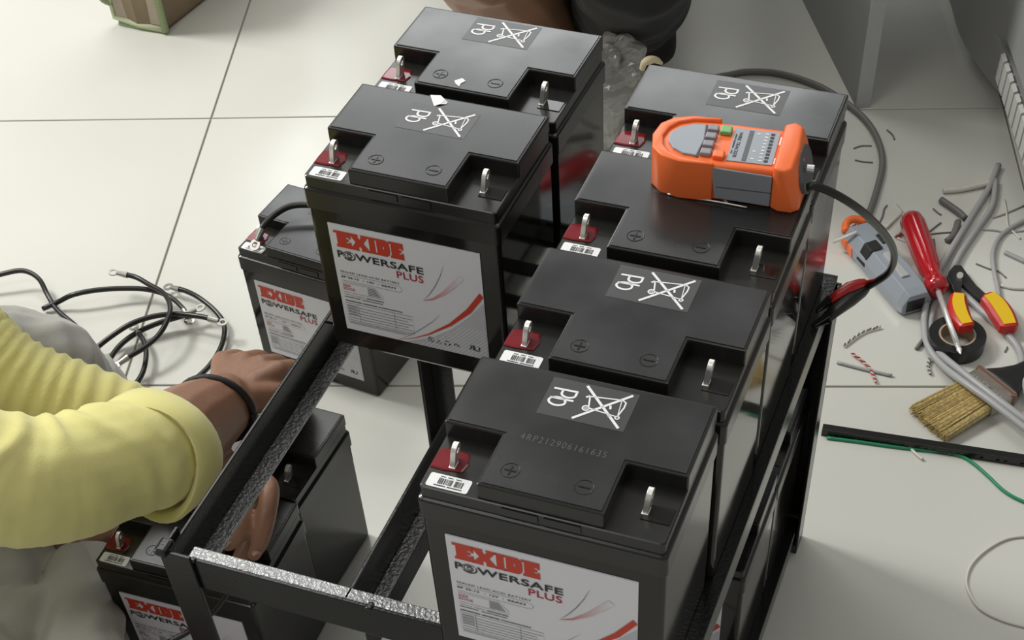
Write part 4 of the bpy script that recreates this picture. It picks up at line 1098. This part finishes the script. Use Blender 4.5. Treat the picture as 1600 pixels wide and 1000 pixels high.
def nail(px, py, z, px2, py2, wv=.0055):
    a, b = w2(at(px, py, z)), w2(at(px2, py2, z))
    d_ = (b - a).normalized(); sd2 = d_.cross(w2(CAM_LOC) - a).normalized(); up = sd2.cross(d_)
    Ln = (b - a).length
    rings = []
    for t, kk in ((0, .75), (.5, 1), (1, .8)):
        rings.append([a + d_ * Ln * t + sd2 * wv * kk * s_ + up * (.0008 - .0014 * s_ * s_) for s_ in (-1, -.5, 0, .5, 1)] + [a + d_ * Ln * t + sd2 * wv * kk * s_ + up * (-.0012 - .0014 * s_ * s_) for s_ in (1, .5, 0, -.5, -1)])
    return link('finger_nail', MB().loft(rings).mesh('finger_nail'), M['nail'], pers, sm=True)
nail(366, 872, -.154, 369, 882, .0048)
nail(397, 858, -.133, 401, 866, .0042)
nail(352, 843, -.118, 358, 850, .0050)
# hair and bracelet
link('hair', remesh(MB().sphere(w2(hd + Vector((-.015, 0, .022))), .1, 18, 12, (.95, .84, 1.1)), .008, 2), M['hair'], pers, sm=True)
bc = wrA.lerp(cuA, .10); ax = (wrA - cuA).normalized(); q1_ = ax.cross(Vector((0, 0, 1))).normalized(); q2_ = q1_.cross(ax)
tilt = ax * .35
link('bracelet', MB().tube([w2(bc + (q1_ * math.cos(a) + q2_ * math.sin(a) + tilt * math.cos(a + .6)) * .0335) for a in np.linspace(0, 2 * math.pi, 33)], .0034, 8).mesh('bracelet'), M['hair'], pers, sm=True)
# shirt: trunk and two rolled sleeves
shirt = MB()
limb(shirt, [(w2(pelvis + Vector((0, 0, .02))), .155), (w2(pelvis.lerp(chest, .5)), .15), (w2(chest + Vector((0, 0, .02))), .145)])
for s_ in (-1, 1):
    limb(shirt, [(w2(chest), .12), (w2(SA if s_ < 0 else SB), .080)])
pathA = [w2(SA), w2(SA.lerp(elA, .5)), w2(elA), w2(cuA)]
pathB = [w2(SB), w2(SB.lerp(elB, .5)), w2(elB), w2(cuB)]
limb(shirt, list(zip(pathA, (.080, .064, .0545, .050))), 8, 20)
limb(shirt, list(zip(pathB, (.080, .058, .047, .041))), 8, 20)
sh_me = remesh(shirt, .0042, 4)
PA = [Vector(p) for p in smooth(pathA, 8)]; PB = [Vector(p) for p in smooth(pathB, 8)]
def shirt_fold(co):
    aA, dA = along(co, PA); aB, dB = along(co, PB)
    inB = dB < dA
    n1 = nz3(co, 9.0); n2 = nz3(co, 22.0, 3.1); n3 = nz3(co, 48.0, 7.7)
    ang_ = np.where(inB, aB * 2 * np.pi / .0145, aA * 2 * np.pi / .036)
    wv = np.sin(ang_ + n1 * np.where(inB, 6.0, 4.0) + n2 * 1.6)
    rdg = 1 - np.abs(wv) * 1.6
    gate = np.clip(.5 + 1.4 * n1, .15, 1.2)
    Lp = sum((PA[i + 1] - PA[i]).length for i in range(len(PA) - 1))
    cr = np.zeros(len(co))
    for k_, w_f, a_f in ((.018, .006, .0040), (.048, .007, .0034), (.085, .009, .0036), (.135, .012, .0040), (.19, .012, .0036)):
        cr += a_f * np.exp(-((aA - (Lp - k_) + .045 * n1 + .010 * n2) / w_f) ** 2) * np.clip(.6 + 1.2 * nz3(co, 7.0, 11.0), 0, 1.2)
    return cr * (~inB) + np.where(inB, .0020 * (.55 + .45 * gate) * wv, .0010 * gate * np.maximum(rdg, -.5)) + .0060 * n1 * (~inB) + .0014 * n2 + .0005 * n3
wrinkle(sh_me, shirt_fold)
link('shirt', sh_me, M['shirt'], pers, sm=True)
# rolled cuff of sleeve A
def cuff(c_, d_, r0, name='cuff'):
    d_ = d_.normalized(); s2 = d_.cross(Vector((0, 0, 1))).normalized(); u2 = s2.cross(d_)
    rings = []
    for x_, r_ in ((-.030, r0 * 1.04), (-.026, r0 * 1.10), (-.012, r0 * 1.12), (.002, r0 * 1.09), (.006, r0 * 1.02), (.002, r0 * .95), (-.026, r0 * .93)):
        rings.append([c_ + d_ * (x_ + .004 * math.sin(2 * a)) + (s2 * math.cos(a) + u2 * math.sin(a)) * r_ * (1 + .035 * math.sin(3 * a + 1 + x_ * 60)) for a in np.linspace(0, 2 * math.pi, 41)[:-1]])
    return link(name, MB().loft(rings + [rings[0]], cap=False).mesh(name), M['shirt'], pers, sm=True)
cuff(w2(cuA + (wrA - cuA).normalized() * .022 + Vector((0, 0, -.004))), wrA - cuA, .0515)
# trousers
tr = MB()
limb(tr, [(w2(pelvis), .155), (w2(hipA.lerp(hipB, .5)), .15)])
limb(tr, [(w2(hipB), .115), (w2(hipB.lerp(knB, .6)), .090), (w2(knB), .062), (w2(knB.lerp(anB, .35)), .062), (w2(anB), .058)])
limb(tr, [(w2(hipA), .115), (w2(hipA.lerp(knA, .55)), .076), (w2(knA), .054)])
limb(tr, [(w2(knA), .052), (w2(knA.lerp(anA, .5)), .040), (w2(knA.lerp(anA, .75)), .034), (w2(knA.lerp(anA, .90)), .030)])
limb(tr, [(w2(at(-40, 1040, -.25)), .05), (w2(at(50, 985, -.262)), .040), (w2(at(100, 985, -.268)), .030)])
limb(tr, [(w2(hipA), .10), (w2(at(-80, 900, -.245)), .060), (w2(at(30, 895, -.268)), .042)])
tr_me = remesh(tr, .0055, 4)
def tr_fold(co):
    n1 = nz3(co, 8.0, 2.0); n2 = nz3(co * np.array([1, .45, 1]), 24.0, 5.0); n3 = nz3(co, 40.0)
    rd = 1 - np.abs(n2) * 2
    return .006 * n1 + .0060 * rd + .0012 * n3
wrinkle(tr_me, tr_fold)
link('trousers', tr_me, M['trouser'], pers, sm=True)
hd_ = (anA - knA).normalized()
hc = w2(knA.lerp(anA, .885))
s2 = hd_.cross(Vector((0, 0, 1))).normalized(); u2 = s2.cross(hd_)
rings = []
for x_, r_ in ((-.09, .040), (-.06, .038), (-.02, .0365), (.016, .0375), (.018, .0350), (-.02, .0325)):
    rings.append([hc + hd_ * (x_ + .006 * math.sin(a * 2 + .5)) + (s2 * math.cos(a) + u2 * math.sin(a) * .8) * r_ * (1 + .05 * math.sin(4 * a + x_ * 40)) for a in np.linspace(0, 2 * math.pi, 41)[:-1]])
link('trouser_hem', MB().loft(rings, cap=False).mesh('trouser_hem'), M['trouser'], pers, sm=True)

# --- second person crouching behind the rack: bare leg, dark clothes
P2o = fl(840, 0)
pe2 = thing('person', 'person in dark clothes with a bare leg crouching behind the rack', 'person', (P2o.x, P2o.y, FZ))
OFF = pe2.location
kn2, an2 = at(748, -75, -.06), at(872, 70, -.300)
kn3, an3 = at(985, -110, -.02), at(985, 30, -.300)
hip2 = Vector((-.66, 1.78, FZ + .25))
b2 = MB()
limb(b2, [(w2(hip2), .075), (w2(kn2 + Vector((0, .05, .02))), .070), (w2(kn2), .068), (w2(kn2.lerp(an2, .4)), .066), (w2(kn2.lerp(an2, .8)), .046), (w2(an2), .036)])
limb(b2, [(w2(hip2 + Vector((.22, 0, 0))), .075), (w2(kn3), .044), (w2(kn3.lerp(an3, .5)), .040), (w2(an3), .036)])
for an in (an2, an3):
    limb(b2, [(w2(an), .036), (w2(Vector((an.x, an.y - .02, FZ + .034))), .033), (w2(Vector((an.x + .03, an.y - .11, FZ + .022))), .020)])
tr2 = Vector((-.62, 1.92, FZ + .62))
limb(b2, [(w2(hip2 + Vector((.10, 0, 0))), .13), (w2(tr2), .13), (w2(tr2 + Vector((.02, -.05, .16))), .055)])
b2.sphere(w2(tr2 + Vector((.03, -.09, .27))), .095, 18, 12, (.85, .95, 1.15))
limb(b2, [(w2(tr2 + Vector((.16, 0, .04))), .055), (w2(Vector((-.36, 1.66, FZ + .42))), .042), (w2(at(1010, -80, -.20)), .030), (w2(at(985, -30, -.225)), .020)])
limb(b2, [(w2(tr2 + Vector((-.16, 0, .04))), .055), (w2(Vector((-.88, 1.70, FZ + .42))), .042), (w2(Vector((-.74, 1.52, FZ + .36))), .030)])
def relaxed_hand(mb_, wr, fw, sd2):
    """palm, four unequal bent fingers and a thumb leaving the side of the palm"""
    wr = Vector(wr); fw = Vector(fw).normalized(); sd2 = Vector(sd2); sd2 = (sd2 - fw * sd2.dot(fw)).normalized(); dn_ = Vector((0, 0, -1))
    for f, L_ in ((1.5, .066), (.5, .074), (-.5, .070), (-1.5, .056)):
        kn_ = wr + fw * .075 + sd2 * f * .019
        limb(mb_, [(w2(wr + sd2 * f * .008), .017), (w2(kn_), .0125)], 4, 10)
        limb(mb_, [(w2(kn_), .0115), (w2(kn_ + fw * L_ * .45 + dn_ * .004), .0100), (w2(kn_ + fw * L_ * .75 + dn_ * .016), .0092), (w2(kn_ + fw * L_ * .92 + dn_ * .032), .0078)], 4, 10)
    limb(mb_, [(w2(wr + fw * .02 + sd2 * .020), .014), (w2(wr + fw * .050 + sd2 * .046 + dn_ * .008), .0115), (w2(wr + fw * .078 + sd2 * .052 + dn_ * .018), .0090)], 4, 10)
h_ = at(985, -30, -.225)
relaxed_hand(b2, h_, (h_ - at(1010, -80, -.20)), (-1, 0, 0))
h_ = Vector((-.74, 1.52, FZ + .36))
relaxed_hand(b2, h_, (.14, -.18, -.06), (1, .3, 0))
link('body', remesh(b2, .0042, 4), M['skin'], pe2, sm=True)
c2 = MB()
limb(c2, [(w2(hip2 + Vector((.10, 0, 0))), .16), (w2(tr2), .155)])
limb(c2, [(w2(hip2 + Vector((.22, 0, 0))), .12), (w2(kn3 + Vector((0, .03, .01))), .088), (w2(kn3.lerp(an3, .55)), .082), (w2(kn3.lerp(an3, .95)), .066)])
limb(c2, [(w2(at(905, -25, -.20)), .05), (w2(at(925, 22, -.255)), .050), (w2(at(950, 60, -.29)), .042)])
limb(c2, [(w2(at(900, 40, -.28)), .035), (w2(at(980, 75, -.30)), .04), (w2(at(1020, 70, -.30)), .035)])
limb(c2, [(w2(hip2), .115), (w2(hip2.lerp(kn2, .62)), .098)])
c2m = remesh(c2, .007, 4)
wrinkle(c2m, lambda co: .010 * nz3(co, 9.0) + .005 * nz3(co, 24.0, 4.0))
link('dark_clothes', c2m, M['darkcloth'], pe2, sm=True)
link('hair', remesh(MB().sphere(w2(tr2 + Vector((.03, -.07, .30))), .1, 18, 12, (.88, 1, 1.05)), .010, 2), M['hair'], pe2, sm=True)

# ------------------------------------------------------------------ crumpled plastic wrap behind the rear batteries
wc = at(980, 118, -.20)
wc = Vector((wc.x, wc.y, FZ))
wrp = thing('plastic_wrap', 'crumpled grey plastic wrap between the two rear batteries', 'wrap', wc)
wm = MB()
limb(wm, [(Vector((-.02, 0, .03)), .055), (Vector((0, 0, .10)), .045), (Vector((-.025, .02, .17)), .030)])
limb(wm, [(Vector((.03, -.02, .03)), .050), (Vector((.03, 0, .12)), .032)])
wme = remesh(wm, .006, 2)
wrinkle(wme, lambda co: .020 * (np.abs(nz3(co, 16.0)) * 2 - .5) + .010 * (np.abs(nz3(co, 38.0, 3.0)) * 2 - .5))
link('film', wme, M['plasticbag'], wrp, sm=False)
tq = [at(1003, 108, -.16), at(1008, 97, -.15), at(1022, 93, -.15), at(1034, 99, -.16)]
link('paper_edge', MB().tube(smooth([q - wc for q in tq]), [.0035, .0036, .0038, .004, .0042, .0044, .0046, .0048, .0050, .0050, .0048, .0046, .0044, .0042, .004, .0036, .003, .0025, .002], 8).mesh('paper_edge'), M['tan'], wrp, sm=True)
# ------------------------------------------------------------------ thin bare wire on the battery under the tester
sw = [at(1043, 303, BH + .0012), at(1080, 309, BH + .0012), at(1120, 315, BH + .0012), at(1167, 324, BH + .0012)]
cable('steel_pin', 'thin bright wire lying on the battery in front of the tester', sw, .0007, 'steel', 'wire', n=6)
#---SECTION END
